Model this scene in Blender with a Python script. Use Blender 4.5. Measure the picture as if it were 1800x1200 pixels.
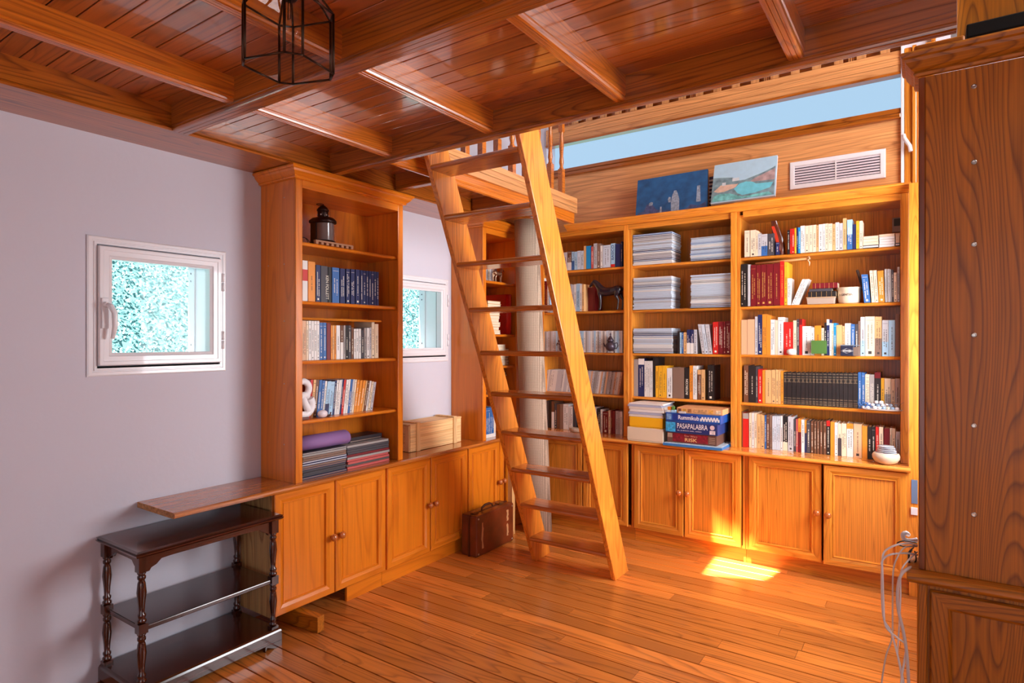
import bpy, bmesh, math, random
from mathutils import Vector, Matrix
random.seed(7)
PI = math.pi
for o in list(bpy.data.objects):
    bpy.data.objects.remove(o)
scene = bpy.context.scene
col = scene.collection

# ---------------------------------------------------------------- camera
F_PX, CXP, CYP, YAW, H = 1064.0, 900.0, 597.5, math.radians(34.33), 1.5
cam = bpy.data.cameras.new('camera')
cam.sensor_width = 36.0
cam.lens = F_PX / 1800 * 36
cam.shift_y = -(600 - CYP) / 1800
cam.clip_start = 0.02
camo = bpy.data.objects.new('camera', cam)
col.objects.link(camo)
camo.location = (0, 0, H)
camo.rotation_euler = (PI / 2, 0, YAW)
scene.camera = camo
scene.view_settings.view_transform = 'Standard'
scene.view_settings.look = 'None'
scene.view_settings.gamma = 1
scene.view_settings.use_curve_mapping = False
scene.view_settings.exposure = 0.02

# ---------------------------------------------------------------- world, sun, right window daylight, added fill lamps
world = bpy.data.worlds.new('sky')
scene.world = world
world.use_nodes = True
bg = world.node_tree.nodes['Background']
bg.inputs[0].default_value = (.44, .66, .88, 1)
bg.inputs[1].default_value = 1.0
SUN_D = Vector((.08, .35, -1)).normalized()
sun = bpy.data.lights.new('sun', 'SUN')
sun.energy = 46.0
sun.angle = math.radians(.8)
sun.color = (1, .93, .8)
suno = bpy.data.objects.new('sun', sun)
col.objects.link(suno)
suno.rotation_euler = SUN_D.to_track_quat('-Z', 'Y').to_euler()


def area(name, loc, target, sx, sy, power, color=(1, 1, 1)):
    l = bpy.data.lights.new(name, 'AREA')
    l.shape = 'RECTANGLE'
    l.size, l.size_y, l.energy, l.color = sx, sy, power, color
    o = bpy.data.objects.new(name, l)
    col.objects.link(o)
    o.location = loc
    o.rotation_euler = (Vector(target) - Vector(loc)).to_track_quat('-Z', 'Y').to_euler()
    return o


area('daylight_right_window', (.62, 3.45, 1.62), (-2.5, 3.1, 1.2), 1.2, 1.35, 88, (.96, .97, 1))
area('fill_behind_camera', (.9, -1.93, 1.45), (-1.2, 3.4, 1.2), 2.6, 1.9, 22, (.93, .96, 1))  # unseen area lamp added behind the camera to fill the room
area('upper_room_fill', (1.7, 2.6, 3.5), (-1.6, 4.2, 3.0), 1.4, 1.3, 120, (.92, .96, 1))  # added lamp to brighten the upper room, no window built there


# ---------------------------------------------------------------- helpers
def s2l(c):
    return tuple(((v / 255) / 12.92 if v / 255 <= .04045 else ((v / 255 + .055) / 1.055) ** 2.4) for v in c)


FW = Vector((-math.sin(YAW), math.cos(YAW), 0))
RT = Vector((math.cos(YAW), math.sin(YAW), 0))


def ray(u, v):
    return FW + RT * ((u - CXP) / F_PX) + Vector((0, 0, -(v - CYP) / F_PX))


def atz(u, v, z):
    d = ray(u, v); return Vector((0, 0, H)) + d * ((z - H) / d.z)


def atx(u, v, x):
    d = ray(u, v); return Vector((0, 0, H)) + d * (x / d.x)


def aty(u, v, y):
    d = ray(u, v); return Vector((0, 0, H)) + d * (y / d.y)


class MB:
    def __init__(s, T=None):
        s.v, s.f, s.m, s.T, s.sm = [], [], [], T, []

    def P(s, p):
        p = s.T(*p) if s.T else p
        s.v.append(tuple(p)); return len(s.v) - 1

    def face(s, pts, m=0, sm=False):
        s.f.append([s.P(p) for p in pts]); s.m.append(m); s.sm.append(sm)

    def hexa(s, p, m=0):
        i = [s.P(q) for q in p]
        for f in ((0, 3, 2, 1), (4, 5, 6, 7), (0, 1, 5, 4), (1, 2, 6, 5), (2, 3, 7, 6), (3, 0, 4, 7)):
            s.f.append([i[k] for k in f]); s.m.append(m); s.sm.append(False)
        return s

    def box(s, x0, x1, y0, y1, z0, z1, m=0):
        return s.hexa([(x0, y0, z0), (x1, y0, z0), (x1, y1, z0), (x0, y1, z0), (x0, y0, z1), (x1, y0, z1), (x1, y1, z1), (x0, y1, z1)], m)

    def obox(s, c, ax, ay, az, m=0):
        c, ax, ay, az = map(Vector, (c, ax, ay, az))
        return s.hexa([tuple(c + ax * i + ay * j + az * k) for k in (-.5, .5) for i, j in ((-.5, -.5), (.5, -.5), (.5, .5), (-.5, .5))], m)

    def loft(s, rings, m=0, caps=True, sm=True, closed=True):
        idx = [[s.P(p) for p in r] for r in rings]
        n = len(idx[0])
        for a, b in zip(idx, idx[1:]):
            for k in range(n if closed else n - 1):
                s.f.append([a[k], a[(k + 1) % n], b[(k + 1) % n], b[k]]); s.m.append(m); s.sm.append(sm)
        if caps:
            for r in (idx[0], idx[-1]):
                s.f.append(list(r)); s.m.append(m); s.sm.append(False)
        return s

    def prism(s, poly, axis, a0, a1, m=0):
        def mk(p, a):
            return {'x': (a, p[0], p[1]), 'y': (p[0], a, p[1]), 'z': (p[0], p[1], a)}[axis]
        return s.loft([[mk(p, a0) for p in poly], [mk(p, a1) for p in poly]], m, True, False)

    def lathe(s, prof, c, axis=(0, 0, 1), seg=16, m=0, caps=True):
        ax = Vector(axis).normalized()
        u = ax.orthogonal().normalized(); w = ax.cross(u)
        c = Vector(c)
        rings = [[tuple(c + ax * h + (u * math.cos(2 * PI * k / seg) + w * math.sin(2 * PI * k / seg)) * max(r, 1e-5)) for k in range(seg)] for r, h in prof]
        return s.loft(rings, m, caps, True)

    def tube(s, pts, r, seg=8, m=0):
        pts = [Vector(p) for p in pts]
        rings = []
        u = None
        for i, p in enumerate(pts):
            t = (pts[min(i + 1, len(pts) - 1)] - pts[max(i - 1, 0)]).normalized()
            if u is None:
                u = t.orthogonal().normalized()
            u = (u - t * u.dot(t)).normalized(); w = t.cross(u)
            rr = r[i] if isinstance(r, (list, tuple)) else r
            rings.append([tuple(p + (u * math.cos(2 * PI * k / seg) + w * math.sin(2 * PI * k / seg)) * rr) for k in range(seg)])
        return s.loft(rings, m)

    def ring(s, a0, a1, c0, c1, prof, m=0, mv=None):
        # mitred frame in the a/c plane; prof = [(inset, b)...], closed loop of the section
        R = [[(a0 + i, b, c0 + i), (a1 - i, b, c0 + i), (a1 - i, b, c1 - i), (a0 + i, b, c1 - i)] for i, b in prof]
        idx = [[s.P(p) for p in r] for r in R]
        n = len(idx)
        for j in range(n):
            A, B = idx[j], idx[(j + 1) % n]
            for k in range(4):
                s.f.append([A[k], A[(k + 1) % 4], B[(k + 1) % 4], B[k]]); s.m.append(m if (mv is None or k % 2 == 0) else mv); s.sm.append(False)
        return s

    def sphere(s, c, rx, ry, rz, m=0, n=12, k=8):
        rings = []
        for j in range(k + 1):
            t = PI * j / k
            rings.append([(c[0] + rx * max(math.sin(t), 1e-4) * math.cos(2 * PI * i / n), c[1] + ry * max(math.sin(t), 1e-4) * math.sin(2 * PI * i / n), c[2] - rz * math.cos(t)) for i in range(n)])
        return s.loft(rings, m, True, True)

    def build(s, name, mats, parent=None, bevel=0, seg=2, org=None):
        me = bpy.data.meshes.new(name)
        o0 = Vector((0, 0, 0))
        if parent is not None:
            q = parent
            while q is not None:
                o0 += Vector(q.location); q = q.parent
        org = Vector(org) if org is not None else (o0 if parent is not None else None)
        if org is None:
            xs = [v[0] for v in s.v]; ys = [v[1] for v in s.v]; zs = [v[2] for v in s.v]
            org = Vector(((min(xs) + max(xs)) / 2, (min(ys) + max(ys)) / 2, min(zs)))
        me.from_pydata([tuple(Vector(v) - org) for v in s.v], [], s.f)
        if not isinstance(mats, (list, tuple)):
            mats = [mats]
        for mt in mats:
            me.materials.append(mt)
        for p, mi, sm in zip(me.polygons, s.m, s.sm):
            p.material_index = mi; p.use_smooth = sm
        b = bmesh.new(); b.from_mesh(me)
        bmesh.ops.recalc_face_normals(b, faces=b.faces)
        b.to_mesh(me); b.free()
        ob = bpy.data.objects.new(name, me)
        col.objects.link(ob)
        ob.location = org - o0 if parent is not None else org
        if parent is not None:
            ob.parent = parent
        if bevel:
            md = ob.modifiers.new('bevel', 'BEVEL')
            md.width = bevel; md.segments = seg; md.limit_method = 'ANGLE'; md.angle_limit = math.radians(40)
            md.harden_normals = False
        return ob


def tag(o, label=None, cat=None, group=None, kind=None):
    if label: o['label'] = label
    if cat: o['category'] = cat
    if group: o['group'] = group
    if kind: o['kind'] = kind
    return o


def thing(name, loc, label=None, cat=None, group=None, kind=None):
    o = bpy.data.objects.new(name, None)
    o.empty_display_size = .05
    col.objects.link(o)
    o.location = loc
    return tag(o, label, cat, group, kind)


# ---------------------------------------------------------------- materials
def nmat(name):
    m = bpy.data.materials.new(name); m.use_nodes = True
    nt = m.node_tree
    return m, nt, nt.nodes['Principled BSDF']


_mc = {}


def plain(name, rgb, rough=.5, metal=0, spec=.5, coat=0, bump=0, bscale=80, noise=0, nscale=20):
    if name in _mc: return _mc[name]
    m, nt, p = nmat(name)
    c = s2l(rgb)
    p.inputs['Base Color'].default_value = (*c, 1)
    p.inputs['Roughness'].default_value = rough
    p.inputs['Metallic'].default_value = metal
    p.inputs['Specular IOR Level'].default_value = spec
    p.inputs['Coat Weight'].default_value = coat
    N = nt.nodes.new
    tc = N('ShaderNodeTexCoord')
    if noise:
        nz = N('ShaderNodeTexNoise'); nz.inputs['Scale'].default_value = nscale; nz.inputs['Detail'].default_value = 4
        nt.links.new(tc.outputs['Object'], nz.inputs['Vector'])
        r = N('ShaderNodeValToRGB')
        r.color_ramp.elements[0].position = .3; r.color_ramp.elements[1].position = .7
        r.color_ramp.elements[0].color = (*[max(0, x * (1 - noise)) for x in c], 1)
        r.color_ramp.elements[1].color = (*[min(1, x * (1 + noise * .6)) for x in c], 1)
        nt.links.new(nz.outputs['Fac'], r.inputs['Fac']); nt.links.new(r.outputs[0], p.inputs['Base Color'])
    if bump:
        nz = N('ShaderNodeTexNoise'); nz.inputs['Scale'].default_value = bscale; nz.inputs['Detail'].default_value = 4
        nt.links.new(tc.outputs['Object'], nz.inputs['Vector'])
        b = N('ShaderNodeBump'); b.inputs['Strength'].default_value = bump; b.inputs['Distance'].default_value = .004
        nt.links.new(nz.outputs['Fac'], b.inputs['Height']); nt.links.new(b.outputs[0], p.inputs['Normal'])
    _mc[name] = m
    return m


def wood(name, light, dark, axis='x', rough=.28, across=7, along=.55, lines=7, knot=.5, coat=.25, island=False, fine=.25, contrast=1.0, bump=.05, tone=.18, coatr=.12):
    m, nt, p = nmat(name)
    N = nt.nodes.new; L = nt.links.new
    tc = N('ShaderNodeTexCoord')
    oi = N('ShaderNodeObjectInfo')
    off = N('ShaderNodeVectorMath'); off.operation = 'SCALE'; off.inputs[0].default_value = (13.7, 7.1, 5.3)
    L(oi.outputs['Random'], off.inputs['Scale'])
    add = N('ShaderNodeVectorMath'); add.operation = 'ADD'
    L(tc.outputs['Object'], add.inputs[0]); L(off.outputs[0], add.inputs[1])
    cur = add
    rnd = oi.outputs['Random']
    if island:
        g = N('ShaderNodeNewGeometry')
        o2 = N('ShaderNodeVectorMath'); o2.operation = 'SCALE'; o2.inputs[0].default_value = (31.7, 23.1, 17.3)
        L(g.outputs['Random Per Island'], o2.inputs['Scale'])
        a2 = N('ShaderNodeVectorMath'); a2.operation = 'ADD'
        L(add.outputs[0], a2.inputs[0]); L(o2.outputs[0], a2.inputs[1]); cur = a2
        rnd = g.outputs['Random Per Island']

    def mapped(ac, al):
        mp = N('ShaderNodeVectorMath'); mp.operation = 'MULTIPLY'
        sc = {'x': (al, ac, ac), 'y': (ac, al, ac), 'z': (ac, ac, al)}[axis]
        mp.inputs[1].default_value = sc
        L(cur.outputs[0], mp.inputs[0]); return mp.outputs[0]
    n1 = N('ShaderNodeTexNoise'); n1.inputs['Scale'].default_value = 1; n1.inputs['Detail'].default_value = 1.5; n1.inputs['Roughness'].default_value = .4
    L(mapped(across, along), n1.inputs['Vector'])
    vo = N('ShaderNodeTexVoronoi'); vo.inputs['Scale'].default_value = 1
    L(mapped(across * .42, along * 3.2), vo.inputs['Vector'])
    kr = N('ShaderNodeMapRange'); kr.inputs[1].default_value = 0; kr.inputs[2].default_value = .35; kr.inputs[3].default_value = 1; kr.inputs[4].default_value = 0
    kr.interpolation_type = 'SMOOTHSTEP'
    L(vo.outputs['Distance'], kr.inputs[0])
    ma = N('ShaderNodeMath'); ma.operation = 'MULTIPLY_ADD'; ma.inputs[1].default_value = .22 * knot
    L(kr.outputs[0], ma.inputs[0]); L(n1.outputs['Fac'], ma.inputs[2])
    mu = N('ShaderNodeMath'); mu.operation = 'MULTIPLY'; mu.inputs[1].default_value = lines * 2
    L(ma.outputs[0], mu.inputs[0])
    fr = N('ShaderNodeMath'); fr.operation = 'FRACT'; L(mu.outputs[0], fr.inputs[0])
    r = N('ShaderNodeValToRGB')
    lc, dc = s2l(light), s2l(dark)
    mid = tuple(l * (1 - .45 * contrast) + d * .45 * contrast for l, d in zip(lc, dc))
    dk = tuple(l * (1 - contrast) + d * contrast for l, d in zip(lc, dc))
    e = r.color_ramp.elements
    e[0].position = 0; e[0].color = (*lc, 1)
    e[1].position = 1; e[1].color = (*lc, 1)
    for pos, c in ((.45, lc), (.72, mid), (.86, dk)):
        x = e.new(pos); x.color = (*c, 1)
    L(fr.outputs[0], r.inputs['Fac'])
    # fine fibres
    n2 = N('ShaderNodeTexNoise'); n2.inputs['Scale'].default_value = 1; n2.inputs['Detail'].default_value = 3
    L(mapped(150, 3), n2.inputs['Vector'])
    f2 = N('ShaderNodeMapRange'); f2.inputs[1].default_value = .3; f2.inputs[2].default_value = .7; f2.inputs[3].default_value = 1 - fine; f2.inputs[4].default_value = 1 + fine * .4
    L(n2.outputs['Fac'], f2.inputs[0])
    mx = N('ShaderNodeVectorMath'); mx.operation = 'SCALE'
    L(r.outputs[0], mx.inputs[0]); L(f2.outputs[0], mx.inputs['Scale'])
    # tone per board
    wn = N('ShaderNodeTexWhiteNoise'); wn.noise_dimensions = '1D'; L(rnd, wn.inputs['W'])
    t2 = N('ShaderNodeMapRange'); t2.inputs[3].default_value = 1 - tone; t2.inputs[4].default_value = 1 + tone * .7
    L(wn.outputs['Value'], t2.inputs[0])
    mx2 = N('ShaderNodeVectorMath'); mx2.operation = 'SCALE'
    L(mx.outputs[0], mx2.inputs[0]); L(t2.outputs[0], mx2.inputs['Scale'])
    # dark knots
    kk = N('ShaderNodeMapRange'); kk.inputs[1].default_value = .035; kk.inputs[2].default_value = .085; kk.inputs[3].default_value = .8 * min(1, knot * 1.6); kk.inputs[4].default_value = 0
    L(vo.outputs['Distance'], kk.inputs[0])
    mk = N('ShaderNodeMix'); mk.data_type = 'RGBA'
    kd = tuple(x * .35 for x in dc)
    mk.inputs[7].default_value = (*kd, 1)
    L(kk.outputs[0], mk.inputs[0]); L(mx2.outputs[0], mk.inputs[6])
    L(mk.outputs[2], p.inputs['Base Color'])
    p.inputs['Roughness'].default_value = rough
    p.inputs['Coat Weight'].default_value = coat
    p.inputs['Coat Roughness'].default_value = coatr
    b = N('ShaderNodeBump'); b.inputs['Strength'].default_value = bump; b.inputs['Distance'].default_value = .001
    L(f2.outputs[0], b.inputs['Height']); L(b.outputs[0], p.inputs['Normal'])
    return m


PINE_L, PINE_D = (238, 152, 52), (188, 90, 16)
W = {}
for ax in 'xyz':
    W['pine' + ax] = wood('pine_' + ax, PINE_L, PINE_D, ax, lines=11, contrast=.5, knot=.15)
    W['honey' + ax] = wood('honey_' + ax, (228, 128, 26), (186, 86, 10), ax, lines=5, contrast=.45, knot=.1, across=5, fine=.12, tone=.06)
    W['beam' + ax] = wood('beam_' + ax, (180, 98, 24), (106, 46, 6), ax, lines=14, contrast=.75, across=8, along=.35, knot=.25, tone=.1, coat=.7, coatr=.1)
    W['panel' + ax] = wood('panel_' + ax, (226, 160, 100), (176, 108, 60), ax, lines=8, contrast=.55, knot=.25, across=6, along=.4, island=True)
    W['raw' + ax] = wood('raw_pine_' + ax, (226, 176, 112), (176, 112, 58), ax, lines=10, contrast=.8, coat=0, rough=.6)
    W['dark' + ax] = wood('mahogany_' + ax, (74, 28, 14), (38, 12, 6), ax, lines=4, contrast=.6, knot=0, coat=.7, rough=.2, across=10)
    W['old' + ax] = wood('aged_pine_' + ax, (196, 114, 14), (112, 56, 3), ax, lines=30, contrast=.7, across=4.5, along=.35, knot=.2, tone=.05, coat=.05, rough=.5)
W['floor'] = wood('floor_boards', (222, 134, 58), (152, 78, 26), 'x', lines=12, contrast=.7, across=6, along=.4, knot=.3, island=True, rough=.3, coat=.35, tone=.3, fine=.12)
W['ceil'] = wood('ceiling_boards', (188, 104, 36), (112, 52, 14), 'x', lines=9, contrast=.6, across=8, along=.5, island=True, rough=.3, coat=1.0, tone=.22, knot=.2, coatr=.07, fine=.12)
W['vpanel'] = wood('back_panel_boards', (230, 144, 50), (164, 80, 18), 'z', lines=12, contrast=.55, across=14, along=.25, knot=.15, tone=.1)
M_wall = plain('wall_paint', (210, 209, 221), .75, bump=.35, bscale=22)
M_white = plain('white_lacquer', (236, 234, 238), .25, coat=.4)
M_rub = plain('gasket_grey', (70, 70, 78), .6)
M_black = plain('black_iron', (26, 22, 20), .4, metal=.6)
M_bronze = plain('bronze_metal', (62, 42, 30), .35, metal=.9)
M_paper = plain('page_paper', (236, 218, 188), .8)
M_screw = plain('screw_metal', (190, 180, 170), .3, metal=1)


def glass(name, tint=(1, 1, 1), refl=.08, rough=0.0):
    m = bpy.data.materials.new(name); m.use_nodes = True
    nt = m.node_tree; nt.nodes.clear()
    out = nt.nodes.new('ShaderNodeOutputMaterial')
    t = nt.nodes.new('ShaderNodeBsdfTransparent'); t.inputs[0].default_value = (*tint, 1)
    g = nt.nodes.new('ShaderNodeBsdfGlossy'); g.inputs['Roughness'].default_value = rough
    lw = nt.nodes.new('ShaderNodeLayerWeight'); pw = nt.nodes.new('ShaderNodeMath'); pw.operation = 'POWER'; pw.inputs[1].default_value = 4
    nt.links.new(lw.outputs['Facing'], pw.inputs[0])
    fr = nt.nodes.new('ShaderNodeMath'); fr.operation = 'MULTIPLY_ADD'; fr.inputs[1].default_value = .5 * refl / .08; fr.inputs[2].default_value = refl * .4
    nt.links.new(pw.outputs[0], fr.inputs[0])
    mx = nt.nodes.new('ShaderNodeMixShader')
    nt.links.new(fr.outputs[0], mx.inputs[0]); nt.links.new(t.outputs[0], mx.inputs[1]); nt.links.new(g.outputs[0], mx.inputs[2])
    nt.links.new(mx.outputs[0], out.inputs[0])
    return m


M_glass = glass('window_glass', refl=.02)
M_lglass = glass('lantern_glass', (.9, .86, .84))

# colours of printed matter
COL = dict(C=('cream', (236, 214, 184)), W=('white', (232, 228, 224)), T=('tan', (226, 176, 118)), O=('orange', (232, 144, 44)),
           R=('red', (206, 34, 26)), M=('maroon', (120, 16, 26)), K=('black', (36, 30, 30)), N=('navy', (32, 42, 92)),
           B=('blue', (54, 104, 168)), L=('pale blue', (166, 204, 230)), S=('bright blue', (30, 142, 204)), G=('grey', (164, 156, 152)),
           E=('brown', (112, 72, 50)), Y=('yellow', (242, 178, 40)), P=('pink', (196, 88, 84)), D=('charcoal', (70, 66, 72)),
           U=('taupe', (136, 106, 90)), V=('green', (84, 130, 62)), H=('peach', (226, 178, 138)), A=('silver grey', (196, 194, 198)), I=('bluish white', (206, 216, 228)))


def bmat(c):
    return plain('cover_' + COL[c][0].replace(' ', '_'), COL[c][1], .45)


M_markd = plain('print_dark', (60, 50, 50), .6)
M_markl = plain('print_light', (240, 232, 214), .6)
M_markg = plain('print_gold', (206, 160, 80), .4)

TL = lambda xf: (lambda a, b, c: (xf + b, a, c))       # front facing +x (left run): a = y, b = outwards
TBk = lambda yf: (lambda a, b, c: (a, yf - b, c))      # front facing -y (back run): a = x, b = outwards


def text_mesh(s, font_h, width, origin, right, up, mat, name, parent, depth=.0008, bold=False, squash=True):
    cu = bpy.data.curves.new(name, 'FONT'); cu.body = s; cu.size = 1; cu.extrude = 0
    if bold: cu.offset = .012
    to = bpy.data.objects.new(name, cu)
    me = bpy.data.meshes.new_from_object(to)
    bpy.data.objects.remove(to)
    xs = [v.co.x for v in me.vertices]; ys = [v.co.y for v in me.vertices]
    x0, x1, y0, y1 = min(xs), max(xs), min(ys), max(ys)
    right, up, origin = Vector(right).normalized(), Vector(up).normalized(), Vector(origin)
    n = right.cross(up)
    q = parent; o0 = Vector((0, 0, 0))
    while q is not None:
        o0 += Vector(q.location); q = q.parent
    for v in me.vertices:
        a = (v.co.x - x0) / (x1 - x0) * width; b = (v.co.y - y0) / (y1 - y0) * font_h
        v.co = origin + right * a + up * b + n * depth - o0
    me.materials.clear(); me.materials.append(mat)
    ob = bpy.data.objects.new(name, me); col.objects.link(ob); ob.parent = parent
    return ob

# ================================================================ ROOM SHELL
XL, YB, XR, YF, XR2 = -3.0, 4.65, .34, -2.0, 2.2
# floor: boards laid along x, butt-jointed, small dark seams between them
mb = MB()
random.seed(3)
y = YF
while y < YB + .1:
    x = XL - .3 + random.random() * -1.5
    while x < XR2:
        ln = random.uniform(1.1, 2.4)
        x1 = min(x + ln, XR2)
        if x1 > XL:
            mb.box(max(x, XL), x1 - .0012, y + .003, y + .0972, -.02, 0)
        x = x1
    y += .1
mb.box(XL, XR2, YF, YB + .1, -.06, -.006, 1)
fl = mb.build('floor', [W['floor'], plain('seam_dark', (24, 8, 3), .9)], bevel=.0012, seg=1)
tag(fl, kind='structure')

# left wall with two window openings
WIN = [(1.19, 1.70, 1.385, 1.91), (2.95, 3.47, 1.385, 1.91)]


def holed_wall(name, x0, x1, y0, y1, z0, z1, holes, mat):
    mb = MB(); yy = y0
    for a, b, c, d in holes:
        mb.box(x0, x1, yy, a, z0, z1); mb.box(x0, x1, a, b, z0, c); mb.box(x0, x1, a, b, d, z1); yy = b
    mb.box(x0, x1, yy, y1, z0, z1)
    o = mb.build(name, mat); tag(o, kind='structure'); return o


holed_wall('wall_left', XL - .24, XL, YF - .2, YB + .2, -.06, 4.5, WIN, M_wall)
# back wall: plaster below, boarded band, clear strip light, boards and gallery slats above
mb = MB(); mb.box(XL, XR2 + .2, YB, YB + .15, -.06, 2.42); mb.box(-.13, XR2 + .2, YB, YB + .15, 2.42, 4.5); mb.box(XL, -.13, YB + .08, YB + .15, 3.42, 4.5); mb.box(XL, -2.80, YB, YB + .15, 2.42, 3.42)
tag(mb.build('wall_back', M_wall), kind='structure')
mb = MB()
mb.box(-2.80, -.13, YB, YB + .03, 2.42, 2.52); mb.box(-2.80, -.13, YB, YB + .03, 2.52, 2.72); mb.box(-2.80, -.13, YB, YB + .03, 2.72, 2.93)
tag(mb.build('trim_1', W['panelx']), kind='structure')
mb = MB(); mb.box(-2.80, -.13, YB - .03, YB + .05, 2.93, 2.962); mb.box(-2.80, -.13, YB - .015, YB + .08, 2.966, 3.0)
tag(mb.build('trim_2', W['beamx'], bevel=.006), kind='structure')
mb = MB()
mb.box(-2.80, -.13, YB - .02, YB + .05, 3.215, 3.232, 1)
for k in range(3):
    mb.box(-2.80, -.13, YB - .012, YB + .05, 3.234 + k * .046, 3.2785 + k * .046)
tag(mb.build('trim_3', [W['panelx'], W['beamx']], bevel=.002), kind='structure')
g = thing('window_3', (-1.37, YB + .04, 3.0), kind='structure')
mb = MB(); mb.box(-2.80, -.13, YB + .03, YB + .034, 3.0, 3.215); mb.build('pane', M_glass, g)
mb = MB(); mb.box(-.13, -.113, YB - .03, YB + .08, 2.4405, 3.7); mb.build('window_frame', M_white, g, .003)
# gallery slats above the boards, dark boards behind
mb = MB(); mb.box(-2.80, -.13, YB + .06, YB + .078, 3.36, 4.48)
tag(mb.build('trim_4', W['beamx']), kind='structure')
gr = thing('gallery_railing', (-1.4, YB, 3.4), 'pale slatted railing above the boards over the high strip window', 'railing')
k = 0; x = -.19
while x > -2.6:
    mb = MB(); mb.box(x - .055, x, YB - .008, YB + .012, 3.372, 4.0); mb.build('slat', W['panelz'], gr, .003)
    if k % 4 == 1:
        mb = MB()
        for j in range(3): mb.box(x - .105 + j * .013, x - .097 + j * .013, YB + .02, YB + .03, 3.372, 4.0)
        mb.build('spindle', W['panelz'], gr)
    x -= .135; k += 1
mb = MB(); mb.box(-2.80, -.13, YB - .02, YB + .03, 4.0, 4.05); mb.build('rail', W['panelx'], gr, .005)

# right, front and upper walls
mb = MB()
mb.box(XR, XR + .12, 2.45, 2.8, -.06, 4.5); mb.box(XR, XR + .12, 2.8, 4.1, -.06, .9); mb.box(XR, XR + .12, 2.8, 4.1, 2.35, 4.5); mb.box(XR, XR + .12, 4.1, YB, -.06, 4.5)
mb2 = MB()
tag(MB().box(XR, XR + .12, 2.45, 2.8, -.06, 2.6).box(XR, XR + .12, 2.8, 4.1, -.06, .9).box(XR, XR + .12, 2.8, 4.1, 2.3, 2.6).box(XR, XR + .12, 4.1, YB, -.06, 2.6).build('wall_right', M_wall), kind='structure')
g = thing('window_4', (XR + .06, 3.45, .9), kind='structure')
mb = MB(lambda a, b, c: (XR + .06 - b, a, c)); mb.ring(2.8, 4.1, .9, 2.3, [(0, -.03), (0, .03), (.06, .03), (.06, -.03)]); mb.build('window_frame', M_white, g, .003)
tag(MB().box(XR + .12, XR2 + .2, 2.45, 2.55, -.06, 2.44).build('wall_partition', M_wall), kind='structure')
tag(MB().box(XR2, XR2 + .2, YF - .2, YB, -.06, 4.5).build('wall_near_right', M_wall), kind='structure')
mb = MB(); mb.box(XL, -.6, YF - .2, YF, -.06, 4.5); mb.box(2.1, XR2, YF - .2, YF, -.06, 4.5); mb.box(-.6, 2.1, YF - .2, YF, -.06, .45); mb.box(-.6, 2.1, YF - .2, YF, 2.35, 4.5)
tag(mb.build('wall_front', M_wall), kind='structure')
# unseen roof with an added skylight hole, shaped to cast the sun patch
RZ = 4.45
hole = []
for p in [(-1.17, 3.886, 0), (-.84, 4.01, 0), (-.795, 4.24, 0), (-1.2, 4.34, 0)]:
    q = Vector(p) - SUN_D * (RZ / -SUN_D.z) * 1.0
    hole.append((q.x, q.y))
R0, R1 = (XL - .24, YF - .2), (XR2 + .2, YB + .15)
out = [(R0[0], R0[1]), (R1[0], R0[1]), (R1[0], R1[1]), (R0[0], R1[1])]
mb = MB()
for i in range(4):
    a, b, c, d = out[i], out[(i + 1) % 4], hole[(i + 1) % 4], hole[i]
    mb.loft([[(p[0], p[1], RZ) for p in (a, b, c, d)], [(p[0], p[1], RZ + .04) for p in (a, b, c, d)]], 0, True, False)
tag(mb.build('ceiling_upper', W['panelx']), kind='structure')

# ---------------------------------------------------------------- ceiling boards and beams
mb = MB(); y = YF; CZ = 2.515
LY = 2.21
while y < LY:
    mb.box(XL, XR2, y + .002, min(y + .078, LY), CZ, CZ + .02); y += .08
mb.box(XL, XR2, YF, LY, CZ + .006, CZ + .09, 1)
y = LY
while y < 4.2:
    mb.box(XL, -2.31, y + .002, y + .078, CZ, CZ + .02); y += .08
mb.box(XL, -2.31, LY, 4.2, CZ + .006, CZ + .09, 1)
ce = mb.build('ceiling', [W['ceil'], plain('seam_dark', (24, 8, 3), .9)], bevel=.0015, seg=1)
tag(ce, kind='structure')


def beam(name, ax, a0, a1, c0, c1, z0, z1, label, mat, group=None):
    mb = MB()
    # moulded lower edge: fillet, rounded nose and two fine grooves
    w = c1 - c0
    pr = [(c0, z1), (c0, z0 + .02), (c0 + .004, z0 + .018), (c0 + .004, z0 + .012), (c0 + .001, z0 + .009), (c0 + .004, z0 + .002), (c0 + .010, z0),
          (c0 + w * .36, z0), (c0 + w * .36 + .0012, z0 + .003), (c0 + w * .36 + .0024, z0), (c0 + w * .64, z0), (c0 + w * .64 + .0012, z0 + .003), (c0 + w * .64 + .0024, z0),
          (c1 - .010, z0), (c1 - .004, z0 + .002), (c1 - .001, z0 + .009), (c1 - .004, z0 + .012), (c1 - .004, z0 + .018), (c1, z0 + .02), (c1, z1)]
    if ax == 'x': mb.prism(pr, 'x', a0, a1)
    else: mb.prism(pr, 'y', a0, a1)
    o = mb.build(name, mat)
    return tag(o, label, 'beam', group)


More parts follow.
